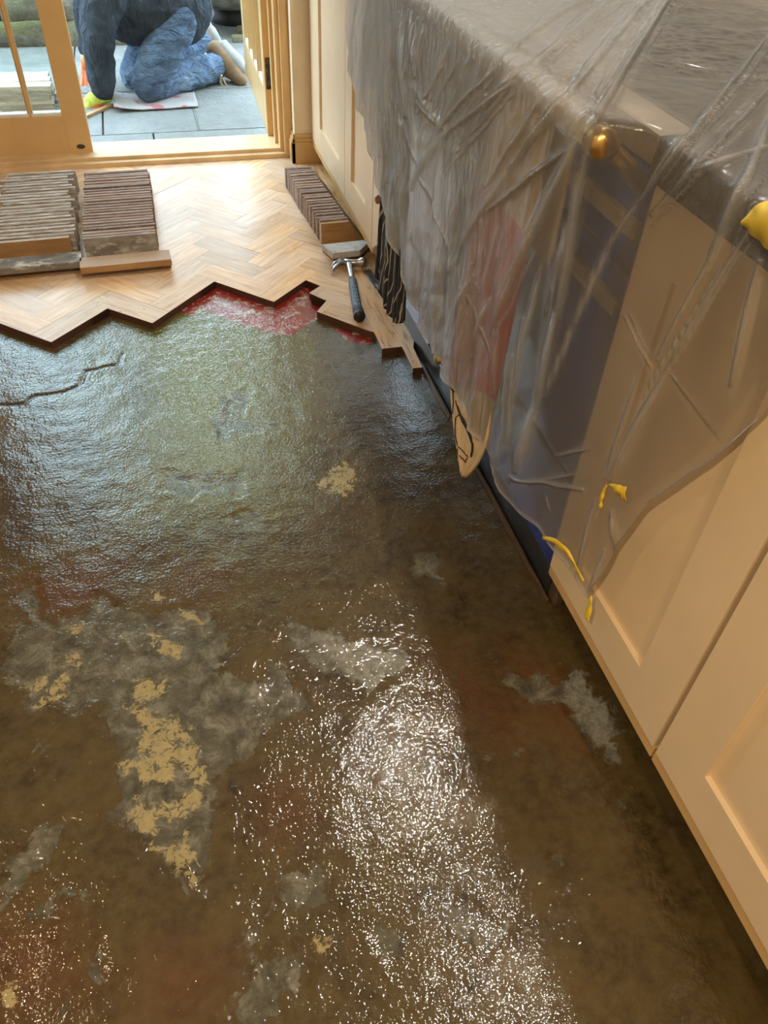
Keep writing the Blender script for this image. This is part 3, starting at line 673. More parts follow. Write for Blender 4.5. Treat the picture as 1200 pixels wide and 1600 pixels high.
# ------------------------------------------------------------------ hammer and chisel
hz = ZP+0.016
ham = empty('claw_hammer', tuple(atz(545, 410, 0.04))); tag(ham, 'claw hammer with bright steel head and ribbed blue-grey grip lying on the parquet', 'hammer')
hp = np.array(ham.location)
def hl(px, py, z=0.045): return tuple(atz(px, py, z)-hp)
bm = bmesh.new()
c0 = hl(545, 411)
face = hl(571, 409); cl = hl(519, 428, 0.030)
v1 = np.array(face)-np.array(c0)
tube(bm, [c0+v1*1.0, c0+v1*0.98, c0+v1*0.70, c0+v1*0.62, c0+v1*0.45, np.array(c0)*1.0, hl(536, 407), ], [0.0135, 0.0155, 0.0155, 0.011, 0.010, 0.013, 0.010], 16)
for s_ in (-1, 1):
    tube(bm, [hl(539, 408+s_*1), hl(530, 409+s_*2.5, 0.044), hl(523, 414+s_*3.5, 0.038), hl(518, 424+s_*4.5, 0.028)], [0.0095, 0.0075, 0.0060, 0.0028], 10, flat=0.8)
fin(bm, 'hammer_head', HEADM, ham, True)
bm = bmesh.new(); tube(bm, [hl(545, 409, 0.048), hl(546, 414), hl(549, 430, 0.042), hl(551, 440, 0.040)], [0.010, 0.011, 0.0085, 0.0095], 12, flat=0.8)
fin(bm, 'shaft', HEADM, ham, True)
bm = bmesh.new(); tube(bm, [hl(551, 438, 0.040), hl(552, 446, 0.040), hl(555, 464, 0.040), hl(558, 480, 0.041), hl(561, 492, 0.042)], [0.0125, 0.0145, 0.0145, 0.0150, 0.0175], 18)
fin(bm, 'grip', GRIP, ham, True)
bm = bmesh.new(); tube(bm, [hl(560.8, 491, 0.042), hl(561.6, 495, 0.042), hl(562, 496.5, 0.042)], [0.0178, 0.0182, 0.015], 18)
fin(bm, 'end_cap', BLACKR, ham, True)
bm = bmesh.new()
for k in range(7):
    for s_ in (-1, 0, 1):
        a = hl(552.5+k*1.1+s_*3.2, 445+k*5.6, 0.0545); b = hl(553.2+k*1.1+s_*3.2, 448+k*5.6, 0.0545)
        tube(bm, [a, b], 0.0012, 6)
fin(bm, 'grip_rib', plain('grip_rib_blue', (0.16, 0.25, 0.32), 0.5), ham)  # ribs in a paler blue than the grip
ch = bmesh.new(); q = [atz(*p, 0.03)[:2] for p in ((567, 422), (579, 419), (592, 441), (585, 447))]
prism(ch, q, ZP+0.0005, ZP+0.0035)
cz = empty('scraper', (float(q[0][0]), float(q[0][1]), ZP)); tag(cz, 'flat steel scraper blade lying between the hammer and the black towel', 'scraper')
for vtx in ch.verts: vtx.co -= Vector(cz.location)
fin(ch, 'blade', HEADM, cz)
bm = bmesh.new(); a = np.array([*atz(588, 444, 0.034)])-np.array(cz.location); b = np.array([*atz(600, 462, 0.034)])-np.array(cz.location)
tube(bm, [a, a+(b-a)*0.3, b], [0.005, 0.008, 0.009], 10); fin(bm, 'handle', BLACKR, cz, True)
# ------------------------------------------------------------------ debris and corner post by the cooker foot
o = bx('timber_offcut', wood('dark_offcut', (0.05, 0.03, 0.02), (0.14, 0.09, 0.05), scale=20), (0.655, 0.672, 0.885, 0.93, 0.001, 0.085), None, 0.002)
tag(o, 'short dark timber offcut standing at the corner between cooker foot and cream cabinet', 'wood offcut')
# ------------------------------------------------------------------ plastic sheet
def lerp(tab, s):
    tab = np.array(tab, float); return np.stack([np.interp(s, tab[:, 0], tab[:, k]) for k in range(1, tab.shape[1])], -1)
def smooth1(a, k):
    for _ in range(k): a[1:-1] = 0.25*a[:-2]+0.5*a[1:-1]+0.25*a[2:]
    return a
# stations along the run: s, hem point (pixel seen on plane x), plane x, y where it crosses the edge, y at the back
ST = [(1290, 490, 0.605, 0.455, 0.36), (1240, 565, 0.605, 0.475, 0.37), (1200, 640, 0.608, 0.50, 0.39), (1130, 705, 0.608, 0.53, 0.42), (1060, 755, 0.607, 0.56, 0.46), (1010, 790, 0.606, 0.59, 0.50), (960, 862, 0.605, 0.625, 0.55), (918, 936, 0.602, 0.68, 0.60),
      (898, 895, 0.598, 0.75, 0.67), (865, 855, 0.590, 0.84, 0.78), (820, 808, 0.570, 0.92, 0.88), (785, 772, 0.550, 1.02, 0.98), (765, 730, 0.535, 1.10, 1.08), (748, 690, 0.527, 1.17, 1.16), (722, 640, 0.525, 1.28, 1.27),
      (700, 600, 0.525, 1.40, 1.38), (668, 535, 0.525, 1.56, 1.54), (640, 470, 0.525, 1.68, 1.68), (618, 400, 0.528, 1.76, 1.78), (600, 330, 0.532, 1.84, 1.90), (583, 262, 0.54, 1.94, 2.0), (568, 195, 0.55, 2.05, 2.1), (553, 145, 0.56, 2.16, 2.2), (543, 100, 0.575, 2.28, 2.3), (540, 40, 0.595, 2.38, 2.36), (540, 0, 0.598, 2.41, 2.40)]
NS, NTT = 620, 560
hems = np.array([atx(a, b, x) for a, b, x, _, _ in ST]); K = len(ST)
pos = np.concatenate([[0], np.cumsum([np.linalg.norm(hems[i+1]-hems[i])+0.5*abs(ST[i+1][3]-ST[i][3]) for i in range(K-1)])]); pos /= pos[-1]
ss = np.linspace(0, 1, NS)
H = lerp(np.column_stack([pos, hems]), ss); EY = np.interp(ss, pos, [q[3] for q in ST]); BY = np.interp(ss, pos, [q[4] for q in ST])
for k in range(3): smooth1(H[:, k], 8)
smooth1(EY, 60); smooth1(BY, 60)
def sstep(a, b, x): t = np.clip((x-a)/(b-a), 0, 1); return t*t*(3-2*t)
rail = sstep(0.905, 0.955, EY)*(1-sstep(2.07, 2.14, EY))
EX = 0.602*(1-rail)+(RX-0.035)*rail
EZ = 0.938+0.0*rail
# profile control points per station: back -> top -> edge -> hem
tt = np.linspace(0, 1, NTT)
V = np.zeros((NS, NTT, 3))
for i in range(NS):
    rr = rail[i]
    Bp = np.array([1.262, BY[i], 0.945]); Ep = np.array([EX[i], EY[i], EZ[i]]); Hp = H[i]
    top1 = np.array([EX[i]+0.022, EY[i], EZ[i]+0.001]); dn = Ep+(Hp-Ep)*0.035; dn[0] = EX[i]-0.001
    mid = np.array([0.66, EY[i]+(BY[i]-EY[i])*0.08, 0.941])
    ctr = [Bp, Bp+(mid-Bp)*0.5, mid, top1, np.array([EX[i]+0.004, EY[i], EZ[i]-0.004]), dn]
    nsteps = 5
    for q in range(1, nsteps+1):
        f = q/nsteps; p = dn+(Hp-dn)*f; ctr.append(p)
    ctr = np.array(ctr); L_ = np.concatenate([[0], np.cumsum(np.linalg.norm(np.diff(ctr, axis=0), axis=1))]); L_ /= L_[-1]
    # denser near the camera-facing drop
    V[i] = np.stack([np.interp(tt, L_, ctr[:, k]) for k in range(3)], -1)
for _ in range(10):
    V[:, 1:-1] = 0.25*V[:, :-2]+0.5*V[:, 1:-1]+0.25*V[:, 2:]
    V[1:-1] = 0.25*V[:-2]+0.5*V[1:-1]+0.25*V[2:]
def normals(V):
    du = np.gradient(V, axis=0); dv = np.gradient(V, axis=1); n = np.cross(du, dv); n /= np.linalg.norm(n, axis=-1, keepdims=True)+1e-12
    return n
N_ = normals(V)
if N_[NS//2, NTT//4, 2] < 0: N_ = -N_
PX = proj(V.reshape(-1, 3)).reshape(NS, NTT, 2)
D = np.zeros((NS, NTT))
RIDGE = [  # x0,y0,x1,y1 (photo pixels), half width px, height m
 (1057,-20,916,208,7,0.012),(1029,-20,876,165,6,0.009),(978,-20,815,122,9,0.010),(943,-20,818,60,6,0.007),(1000,0,890,140,5,0.006),(900,60,760,150,6,0.006),(880,0,742,140,5,0.005),
 (1210,45,1000,317,6,0.010),(1215,130,1020,335,6,0.008),(1060,218,1000,317,5,0.006),(1215,230,1080,270,8,0.008),(1210,170,1110,420,12,0.010),
 (918,215,872,480,6,0.012),(872,480,838,640,8,0.012),(838,640,815,730,12,0.012),(953,385,900,500,8,0.010),(900,500,853,615,6,0.009),(1000,317,953,385,8,0.008),
 (900,225,785,480,10,0.010),(857,300,770,520,8,0.010),(885,235,760,330,7,0.007),(1187,410,1145,600,7,0.007),(1170,365,1040,590,7,0.008),(1140,360,1030,560,6,0.008),(1040,590,957,747,9,0.008),(1000,590,950,745,6,0.004),
 (603,50,600,240,9,0.012),(600,240,612,400,8,0.006),(560,-10,552,120,8,0.009),(582,-10,563,170,6,0.006),(607,140,700,385,4,0.004),(700,385,770,560,3,0.003),
 (770,113,687,198,5,0.008),(815,122,690,215,7,0.010),(690,215,640,300,12,0.008),(900,136,795,262,6,0.010),(795,262,700,420,10,0.007),(850,150,760,290,6,0.006),(735,90,690,200,5,0.006),(700,70,682,130,5,0.006),(660,40,650,120,5,0.007),(641,20,648,110,5,0.008),
 (652,160,690,200,5,0.006),(625,20,633,180,6,0.009),(640,130,700,210,8,0.006),(800,560,790,700,14,0.010),(820,500,800,640,8,0.009),(845,420,815,560,6,0.007),(760,470,730,560,6,0.006),(740,430,700,520,6,0.005),
 (800,745,915,765,5,0.007),(825,755,900,740,4,0.005),(870,712,925,700,4,0.006),(850,775,860,800,4,0.004),(965,855,960,800,6,0.006),(935,780,905,900,5,0.006),(950,860,925,930,6,0.006),(1040,570,1130,690,2.5,0.0025),(975,490,1020,575,3,0.004),(985,490,1020,560,3,0.003)]
rr_ = random.Random(5)
FAN = [((1057,-20),(916,208)), ((1029,-20),(876,165)), ((978,-20),(815,122)), ((943,-20),(790,70)), ((1215,45),(1000,317)), ((1215,130),(1020,335)), ((1210,200),(1110,420)), ((918,215),(860,520)), ((900,225),(785,480)), ((857,300),(770,520)),
       ((770,113),(660,260)), ((815,122),(700,260)), ((720,80),(660,210)), ((900,136),(795,262)), ((640,30),(625,230)), ((575,0),(560,200)), ((790,500),(770,720)), ((740,420),(700,600)), ((1175,360),(1020,620))]
for (p_, q_) in FAN:
    for _ in range(5):
        t0 = rr_.uniform(-0.05, 0.45); t1 = rr_.uniform(t0+0.3, 1.1); dx = rr_.uniform(-17, 17); dy = rr_.uniform(-9, 9); e1 = rr_.uniform(-10, 10)
        RIDGE.append((p_[0]+(q_[0]-p_[0])*t0+dx, p_[1]+(q_[1]-p_[1])*t0+dy, p_[0]+(q_[0]-p_[0])*t1+dx+e1, p_[1]+(q_[1]-p_[1])*t1+dy, rr_.uniform(2.0, 3.6), rr_.uniform(0.002, 0.0045)))
RL = np.zeros((NS, NTT))
for (x0, y0, x1, y1, wd, hgt) in RIDGE:
    a = np.array([x0, y0], float); e = np.array([x1-x0, y1-y0], float); L2 = e@e
    wv = PX-a; t = (wv@e)/L2; tc = np.clip(t, 0, 1)
    q = wv-tc[..., None]*e; d2 = (q**2).sum(-1)
    RL = np.maximum(RL, min(1.0, hgt/0.008)*np.sin(np.clip(tc, 0.04, 0.96)*PI)**0.5*np.exp(-d2/max(1.7, wd*0.38)**2))
    end = 0.35+0.65*np.sin(np.clip(tc, 0.02, 0.98)*PI)
    D = np.maximum(D, 0.62*hgt*end*np.exp(-d2/(wd*wd*0.75)))+0.25*hgt*end*np.exp(-d2/(wd*wd*0.75))
RD = D.copy()
hang = sstep(0.93, 0.35, V[..., 2])
U = V[..., 1]*1.0
D += hang*(0.006*np.sin(U*38+V[..., 2]*7)+0.004*np.sin(U*71-V[..., 2]*15+1.0))*sstep(0.75, 1.0, U) + 0.004*hang*sstep(1.0, 0.8, U)
nn = np.zeros(NS*NTT); Vf = V.reshape(-1, 3)
for q in range(NS*NTT):
    p = Vf[q]; nn[q] = noise.noise((p[0]*14+3, p[1]*26, p[2]*9))*0.0032+noise.noise((p[0]*60, p[1]*85, p[2]*30+5))*0.0020
D += nn.reshape(NS, NTT)*(0.06+0.94*sstep(0.85, 1.15, U))
cornr = np.exp(-((V[..., 1]-2.05)/0.08)**2)
V = V+N_*D[..., None]
V[..., 2] = np.where(V[..., 0] > 0.655, np.maximum(V[..., 2], 0.934), V[..., 2])
SH = NT('polythene_sheet'); m = SH; m.t.nodes.remove(m.p); m.out.location = (600, 0)
v = m.co('Object')
wv_ = m.co('Object', scale=(1.0, 2.2, 0.75))
crk = m.math('ADD', m.noise(wv_, 38, 5, 0.6, 1.2), m.math('MULTIPLY', m.noise(wv_, 110, 4, 0.6, 0.8), 0.8))
ly0 = splitattr(m, 'layers')
nrm = m.bump(m.math('MULTIPLY', crk, m.math('MAXIMUM', m.math('MULTIPLY_ADD', ly0[0], 1.9, -0.24), 0.03)), 1.0, 0.015)
tr = m.n('ShaderNodeBsdfTransparent'); tr.inputs[0].default_value = (0.97, 0.965, 0.95, 1)
rf = m.n('ShaderNodeBsdfRefraction'); rf.inputs['IOR'].default_value = 1.02; rf.inputs['Roughness'].default_value = 0.27; rf.inputs[0].default_value = (0.97, 0.965, 0.95, 1)
df = m.n('ShaderNodeBsdfDiffuse'); df.inputs[0].default_value = (0.96, 0.94, 0.88, 1); m.l(nrm, df.inputs['Normal'])
tl = m.n('ShaderNodeBsdfTranslucent'); tl.inputs[0].default_value = (0.95, 0.93, 0.87, 1); m.l(nrm, tl.inputs['Normal'])
gs = m.n('ShaderNodeBsdfGlossy'); gs.inputs['Roughness'].default_value = 0.17; m.l(nrm, gs.inputs['Normal'])
def mixs(f, a, b):
    x = m.n('ShaderNodeMixShader')
    if isinstance(f, (int, float)): x.inputs[0].default_value = f
    else: m.l(f, x.inputs[0])
    m.l(a, x.inputs[1]); m.l(b, x.inputs[2]); return x.outputs[0]
lw = m.n('ShaderNodeLayerWeight'); lw.inputs[0].default_value = 0.5; m.l(nrm, lw.inputs['Normal'])
clear = mixs(m.math('MINIMUM', m.math('MULTIPLY_ADD', ly0[0], 1.5, 0.22), 0.85), tr.outputs[0], rf.outputs[0])
cloud = mixs(0.5, df.outputs[0], tl.outputs[0])
ly = splitattr(m, 'layers')
dens = m.math('MULTIPLY_ADD', m.math('POWER', lw.outputs['Facing'], 1.6), m.math('MULTIPLY_ADD', ly[0], 0.9, 0.08), ly[0], clamp=True)
bodyS = mixs(dens, clear, cloud)
frs = m.n('ShaderNodeFresnel'); frs.inputs[0].default_value = 1.45; m.l(nrm, frs.inputs['Normal'])
fin_ = mixs(m.math('MULTIPLY', frs.outputs[0], 1.0, clamp=True), bodyS, gs.outputs[0])
m.l(fin_, m.out.inputs[0])
sh = nmesh('plastic_sheet', V.reshape(-1, 3), gridfaces(NS, NTT), SH.m)
# gathered film: how many layers lie over each other (bunched in the folds and in the far half)
front_ = sstep(0.66, 0.60, V[..., 0])
lay_ = 0.03+0.10*front_+0.40*sstep(1.0, 1.45, U)*front_+0.12*np.clip(RD/0.006, 0, 1)+RL*(0.26+0.2*sstep(0.9, 1.05, U))+0.35*sstep(0.575, 0.55, V[..., 0])*sstep(0.90, 0.925, V[..., 2])*sstep(0.955, 0.985, U)
q1 = atz(1057, 0, 0.945)[:2]; q2 = atz(918, 203, 0.945)[:2]; e_ = (q2-q1)/np.linalg.norm(q2-q1)
hp_ = (V[..., 0]-q1[0])*e_[1]-(V[..., 1]-q1[1])*e_[0]
if ((atz(800, 60, 0.945)[:2]-q1)*np.array([e_[1], -e_[0]])).sum() < 0: hp_ = -hp_
lay_ += 0.50*sstep(0.0, 0.03, hp_)*sstep(0.60, 0.66, V[..., 0])
lay_ += 0.25*np.exp(-((tt-1.0)/0.006)**2)[None, :]
lay_ = np.clip(lay_, 0, 0.86).ravel(); attr(sh, 'layers', lay_, lay_, lay_)
tag(sh, 'crumpled translucent polythene dust sheet draped over the cooker, rail and worktop', 'plastic sheet')
# ------------------------------------------------------------------ yellow tape scraps
def ribbon(name, pts, ws, label, xo=0.0):
    P_ = [np.array(atx(px, py, x)) for px, py, x in pts]; k = []
    wsl = np.array(ws, float)
    ts = np.linspace(0, len(P_)-1, 16)
    arr = np.array(P_); k = np.stack([np.interp(ts, range(len(P_)), arr[:, c]) for c in range(3)], -1); wr = np.interp(ts, np.linspace(0, len(P_)-1, len(wsl)), wsl)
    Vv = []
    for q in range(len(k)):
        t = k[min(q+1, len(k)-1)]-k[max(q-1, 0)]; n_ = np.array([0, -t[2], t[1]]); n_ /= np.linalg.norm(n_)+1e-9
        cx = 0.002*math.sin(q*0.9)
        Vv += [k[q]+n_*wr[q]+[cx, 0, 0], k[q]+[-cx-0.001, 0, 0], k[q]-n_*wr[q]+[cx*0.5, 0, 0]]
    o = nmesh(name, Vv, gridfaces(16, 3), YELLOW); so = o.modifiers.new('t', 'SOLIDIFY'); so.thickness = 0.0006
    tag(o, label, 'tape'); return o
TL = 'strips of yellow tape'
ribbon('tape', [(848, 840, 0.578), (868, 846, 0.580), (886, 860, 0.583), (898, 882, 0.588), (912, 908, 0.593)], [0.004, 0.006, 0.005, 0.004, 0.002], 'long curling strip of yellow tape along the lowest hem of the plastic')
ribbon('tape', [(938, 793, 0.592), (940, 775, 0.592), (948, 758, 0.592)], [0.003, 0.005, 0.001], 'narrow yellow tape scrap, left half of a pair stuck on the plastic')
ribbon('tape', [(952, 756, 0.592), (965, 765, 0.590), (978, 772, 0.590)], [0.001, 0.008, 0.011], 'small triangular yellow tape scrap, right half of a pair stuck on the plastic')
ribbon('tape', [(924, 930, 0.598), (922, 948, 0.598), (916, 966, 0.598)], [0.001, 0.006, 0.010], 'yellow tape scrap hanging from the lowest tip of the plastic on the cabinet door')
ribbon('tape', [(1158, 348, 0.596), (1185, 345, 0.588), (1215, 352, 0.580)], [0.002, 0.018, 0.026], 'large yellow tape piece at the right edge by the worktop corner')
# ------------------------------------------------------------------ outside
PT = NT('wet_paving_stone'); m = PT; v = m.co()
n_a = m.noise(v, 5, 7, 0.65); n_b = m.noise(v, 30, 6, 0.7)
m.base(m.mix(n_b, m.ramp(n_a, [(0.3, (0.15, 0.165, 0.155)), (0.6, (0.31, 0.325, 0.30)), (0.8, (0.22, 0.25, 0.20))]), (0.19, 0.20, 0.185)))
m.set(Roughness=0.5); m.l(m.bump(m.math('ADD', n_b, n_a), 1.0, 0.02), m.p.inputs['Normal'])
bm = bmesh.new()
rowsY = [3.66, 4.12, 4.78, 5.38, 5.75, 6.6, 7.4, 8.2]
for r_, (a, b) in enumerate(zip(rowsY[:-1], rowsY[1:])):
    x = -4.0 - 0.3*r_
    while x < 4:
        wx = random.uniform(0.5, 0.9)
        if r_ == 1 and x < 0.22 < x+wx: wx = 0.22-x
        box(bm, x+0.004, x+wx-0.004, a+0.004, b-0.004, -0.13, -0.081+random.uniform(0, 0.003), 0.006); x += wx
pav = fin(bm, 'floor', PT.m); tag(pav, kind='structure')
tag(bx('floor', plain('soil', (0.06, 0.05, 0.035), 0.95, var=0.3, scale=4), (-12, 12, 3.7, 20, -0.2, -0.092), None, 0), kind='structure')
RK = NT('mossy_stone'); m = RK; v = m.co(); n_a = m.noise(v, 9, 6, 0.7); n_b = m.noise(v, 4, 5, 0.6)
sx = m.n('ShaderNodeNewGeometry'); sz = m.n('ShaderNodeSeparateXYZ'); m.l(sx.outputs['Normal'], sz.inputs[0])
c = m.ramp(n_a, [(0.3, (0.05, 0.045, 0.035)), (0.55, (0.17, 0.15, 0.12)), (0.75, (0.33, 0.30, 0.24))])
moss = m.math('MULTIPLY', m.ramp(m.math('ADD', m.math('MULTIPLY', sz.outputs[2], 0.35), n_b), [(0.5, (0, 0, 0)), (0.7, (1, 1, 1))]), 0.85)
m.base(m.mix(moss, c, (0.13, 0.14, 0.055))); m.set(Roughness=0.9); m.l(m.bump(n_a, 1.0, 0.03), m.p.inputs['Normal'])
def rock(bm, cx, cy, cz, sx_, sy_, sz_, seed):
    r = bmesh.ops.create_cube(bm, size=1.0); vv_ = r['verts']
    es = list({e for q in vv_ for e in q.link_edges})
    bmesh.ops.subdivide_edges(bm, edges=es, cuts=4, use_grid_fill=True)
    vv_ = [q for q in bm.verts if q.tag is False]
    for q in vv_:
        p = q.co.copy(); p = p.normalized()*0.62*0.35+p*0.65+Vector((0, 0, 0))
        nzv = noise.noise_vector(p*2.2+Vector((seed, seed*2, 0)))*0.09
        p += nzv
        q.co = Vector((p.x*sx_+cx, p.y*sy_+cy, p.z*sz_+cz)); q.tag = True
rw = empty('retaining_wall', (-1.45, 5.9, -0.09)); tag(rw, 'low mossy rubble stone retaining wall at the back of the patio', 'garden wall')
bm = bmesh.new(); k = 0
for r_, (z0, hh) in enumerate(((0.03, 0.15), (0.17, 0.14), (0.32, 0.16))):
    x = -3.0-0.1*r_
    while x < 0.25:
        wx = random.uniform(0.18, 0.42); rock(bm, x+wx/2+1.2, -0.0+0.03*r_, z0+0.03, wx*1.08, 0.34, hh*1.12, k*1.3); x += wx; k += 1
fin(bm, 'rubble_stones', RK.m, rw, True)
bm = bmesh.new(); box(bm, -2.0, 0.95, 0.1, 0.6, -0.02, 0.42, 0.02); fin(bm, 'earth_fill', plain('dark_soil', (0.05, 0.045, 0.03), 0.95, var=0.4, scale=20), rw)
pt = empty('stone_planter', (0.68, 6.30, -0.09)); tag(pt, 'large round mossy stone planter behind the kneeling worker', 'planter')
bm = bmesh.new(); tube(bm, [(0, 0, 0.13), (0, 0, 0.14), (0, 0, 0.17), (0, 0, 0.28), (0, 0, 0.48), (0, 0, 0.52), (0, 0, 0.50)], [0.20, 0.34, 0.42, 0.55, 0.62, 0.60, 0.54], 40)
fin(bm, 'bowl', RK.m, pt, True)
bm = bmesh.new(); tube(bm, [(0, 0, -0.0), (0, 0, 0.05), (0, 0, 0.14)], [0.18, 0.15, 0.17], 24); fin(bm, 'foot', PLINTH, pt, True)
for k, (x, y, s_) in enumerate(((0.62, 5.75, 0.06), (0.72, 5.85, 0.09), (0.80, 5.72, 0.05), (0.68, 5.95, 0.07))):
    bm = bmesh.new(); rock(bm, 0, 0, s_*0.35, s_*1.3, s_, s_*0.8, 40+k)
    for q in bm.verts: q.tag = False
    o = fin(bm, 'pebble', RK.m, None, True, loc=(x, y, -0.088)); tag(o, ['smaller loose stone nearest the patio below the planter', 'largest loose stone in the shadow below the planter', 'smallest loose stone, rightmost below the planter', 'loose stone farthest back beneath the stone planter'][k], 'stone', 'loose stones by the planter')
# blocks piled outside seen through the door glass
k = 0
for r_ in range(6):
    L_ = 0.24
    bm = block_mesh(L_, 0.045, 0.0, tongue=False) if False else bmesh.new()
    box(bm, -0.125, 0.125, -0.04, 0.04, 0, 0.0205, 0.001)
    srcb = fin(bm, 'parquet_block', BLKO)
    for yi, y in enumerate((4.50, 4.585, 4.67)):
        o = srcb.copy(); C.objects.link(o)
        o.location = (-0.585+random.uniform(-0.012, 0.012), y+random.uniform(-0.004, 0.004), -0.0785+r_*0.0212); o.rotation_euler = (0, 0, random.uniform(-0.04, 0.04))
        tag(o, 'pale block in the patio pile behind the glazed door, %s layer, %s row' % (['bottom', 'second', 'third', 'fourth', 'fifth', 'top'][r_], ['nearest', 'middle', 'farthest'][yi]), 'wood block', 'blocks piled on the patio')
    bpy.data.objects.remove(srcb)
# leafy trees behind the garden (mirrored in the wet floor)
LEAF = NT('leaf'); m = LEAF; oi = m.n('ShaderNodeNewGeometry')
m.base(m.ramp(oi.outputs['Random Per Island'], [(0.0, (0.16, 0.22, 0.01)), (0.6, (0.36, 0.42, 0.02)), (1.0, (0.55, 0.56, 0.03))])); m.set(Roughness=0.5)
tr_ = m.n('ShaderNodeBsdfTranslucent'); tr_.inputs[0].default_value = (0.55, 0.65, 0.06, 1); mx_ = m.n('ShaderNodeMixShader'); mx_.inputs[0].default_value = 0.5; m.l(m.p.outputs[0], mx_.inputs[1]); m.l(tr_.outputs[0], mx_.inputs[2]); m.l(mx_.outputs[0], m.out.inputs[0])
BARK = wood('bark', (0.10, 0.07, 0.05), (0.20, 0.15, 0.10), grain=(6, 6, 1), scale=8, rough=0.9, rnd=False)
def tree(x, y, h, r, n, label, seed):
    rnd = np.random.RandomState(seed)
    t = empty('leafy_tree', (x, y, -0.09)); tag(t, label, 'tree')
    bm = bmesh.new(); tube(bm, [(0, 0, 0), (0.05, 0, h*0.3), (-0.05, 0.05, h*0.6), (0, 0, h*0.85)], [0.12, 0.09, 0.06, 0.03], 10)
    for a in range(6):
        an = a*1.05+seed; tube(bm, [(0, 0, h*0.4+a*0.1), (math.cos(an)*r*0.5, math.sin(an)*r*0.5, h*0.62+a*0.12), (math.cos(an)*r*0.85, math.sin(an)*r*0.85, h*0.75+a*0.1)], [0.04, 0.025, 0.01], 6)
    fin(bm, 'trunk', BARK, t, True)
    cl = rnd.normal(0, 1, (26, 3)); cl /= np.linalg.norm(cl, axis=1)[:, None]; cl *= r*rnd.uniform(0.3, 0.85, (26, 1)); cl[:, 2] *= 0.9; cl[:, 2] += h*0.72
    cc_ = cl[rnd.randint(0, 26, n)]+rnd.normal(0, r*0.17, (n, 3))
    a = rnd.normal(0, 1, (n, 3)); a /= np.linalg.norm(a, axis=1)[:, None]; b = np.cross(a, rnd.normal(0, 1, (n, 3))); b /= np.linalg.norm(b, axis=1)[:, None]
    s1 = rnd.uniform(0.05, 0.09, (n, 1)); Vq = np.stack([cc_-a*s1, cc_+b*s1*0.5, cc_+a*s1, cc_-b*s1*0.5], 1).reshape(-1, 3)
    o = nmesh('foliage', Vq, np.arange(4*n).reshape(n, 4), LEAF.m, t, False); o['kind'] = 'stuff'
tree(0.35, 7.9, 5.6, 1.35, 16000, 'bright green leafy tree above the patio wall, mirrored in the wet floor', 1)
tree(4.3, 9.6, 5.2, 1.7, 9000, 'green leafy tree farthest to the right behind the garden', 2)
st(bx('wall_garden', plain('garden_brick', (0.20, 0.15, 0.11), 0.9, var=0.3, scale=6), (-6, 6, 11.0, 11.2, -0.1, 2.0), None, 0))
# newspaper
NP = NT('newsprint'); m = NP; v = m.co(); bk = m.n('ShaderNodeTexBrick'); m.l(v, bk.inputs[0]); bk.inputs['Scale'].default_value = 9
c = m.mix(m.math('GREATER_THAN', m.noise(v, 11, 2), 0.60), (0.34, 0.33, 0.32), (0.36, 0.12, 0.13)); c = m.mix(m.math('MULTIPLY', m.math('GREATER_THAN', m.noise(m.co('Object', scale=(2, 6, 1)), 60, 2), 0.6), 0.6), c, (0.2, 0.18, 0.18))
m.base(c); m.set(Roughness=0.8)
nsx, nsy = 40, 24; Vn = []
pc = atz(235, 165, -0.075)
for i in range(nsx):
    for j in range(nsy):
        u = i/(nsx-1)-0.5; w_ = j/(nsy-1)-0.5
        lift = 0.035*max(0, -u*2-0.35)*(1+0.4*math.sin(w_*6))+0.006*(math.sin(u*14)*math.cos(w_*9)+1)*0.6
        Vn.append((pc[0]+0.03+u*0.42, pc[1]+0.05+w_*0.24+u*0.03, -0.073+lift))
o = nmesh('newspaper', Vn, gridfaces(nsx, nsy), NP.m); s_ = o.modifiers.new('t', 'SOLIDIFY'); s_.thickness = 0.004
tag(o, 'folded newspaper spread on the patio under the worker\'s knee', 'newspaper')
o = bx('wood_lath', BLKF, (-0.16, 0.16, -0.012, 0.012, 0, 0.012), None, 0.001)
q = atz(150, 176, -0.07); o.location = (q[0]-0.02, q[1], -0.079); o.rotation_euler = (0, 0, 0.9); tag(o, 'small brown wood piece under the worker\'s gloved hand', 'wood block')
# ------------------------------------------------------------------ kneeling person
DENIM = NT('blue_denim'); m = DENIM; v = m.co(); n_a = m.noise(v, 6, 5, 0.6, 0.8)
m.base(m.ramp(n_a, [(0.3, (0.045, 0.08, 0.14)), (0.55, (0.10, 0.165, 0.26)), (0.75, (0.20, 0.29, 0.39))])); m.set(Roughness=0.9)
m.l(m.bump(m.noise(m.co('Object', scale=(1, 1, 2.5)), 9, 4, 0.6, 1.5), 1.0, 0.05), m.p.inputs['Normal'])
JACK = NT('dark_blue_sweatshirt'); m = JACK; v = m.co(); n_a = m.noise(v, 5, 4, 0.6)
m.base(m.ramp(n_a, [(0.3, (0.014, 0.021, 0.032)), (0.7, (0.040, 0.056, 0.075))])); m.set(Roughness=0.95)
m.l(m.bump(m.noise(m.co('Object', scale=(2.2, 2.2, 0.8)), 7, 4, 0.6, 1.5), 1.0, 0.05), m.p.inputs['Normal'])
SKIN = plain('skin', (0.55, 0.33, 0.24), 0.55, var=0.06); HAIR = plain('grey_hair', (0.18, 0.15, 0.13), 0.9, var=0.3, scale=60, bump=0.5)
GLV = plain('lime_knit_glove', (0.55, 0.66, 0.12), 0.8, var=0.1, scale=60, bump=0.3); GLO = plain('orange_glove_palm', (0.80, 0.17, 0.04), 0.6, var=0.1, scale=60, bump=0.2)
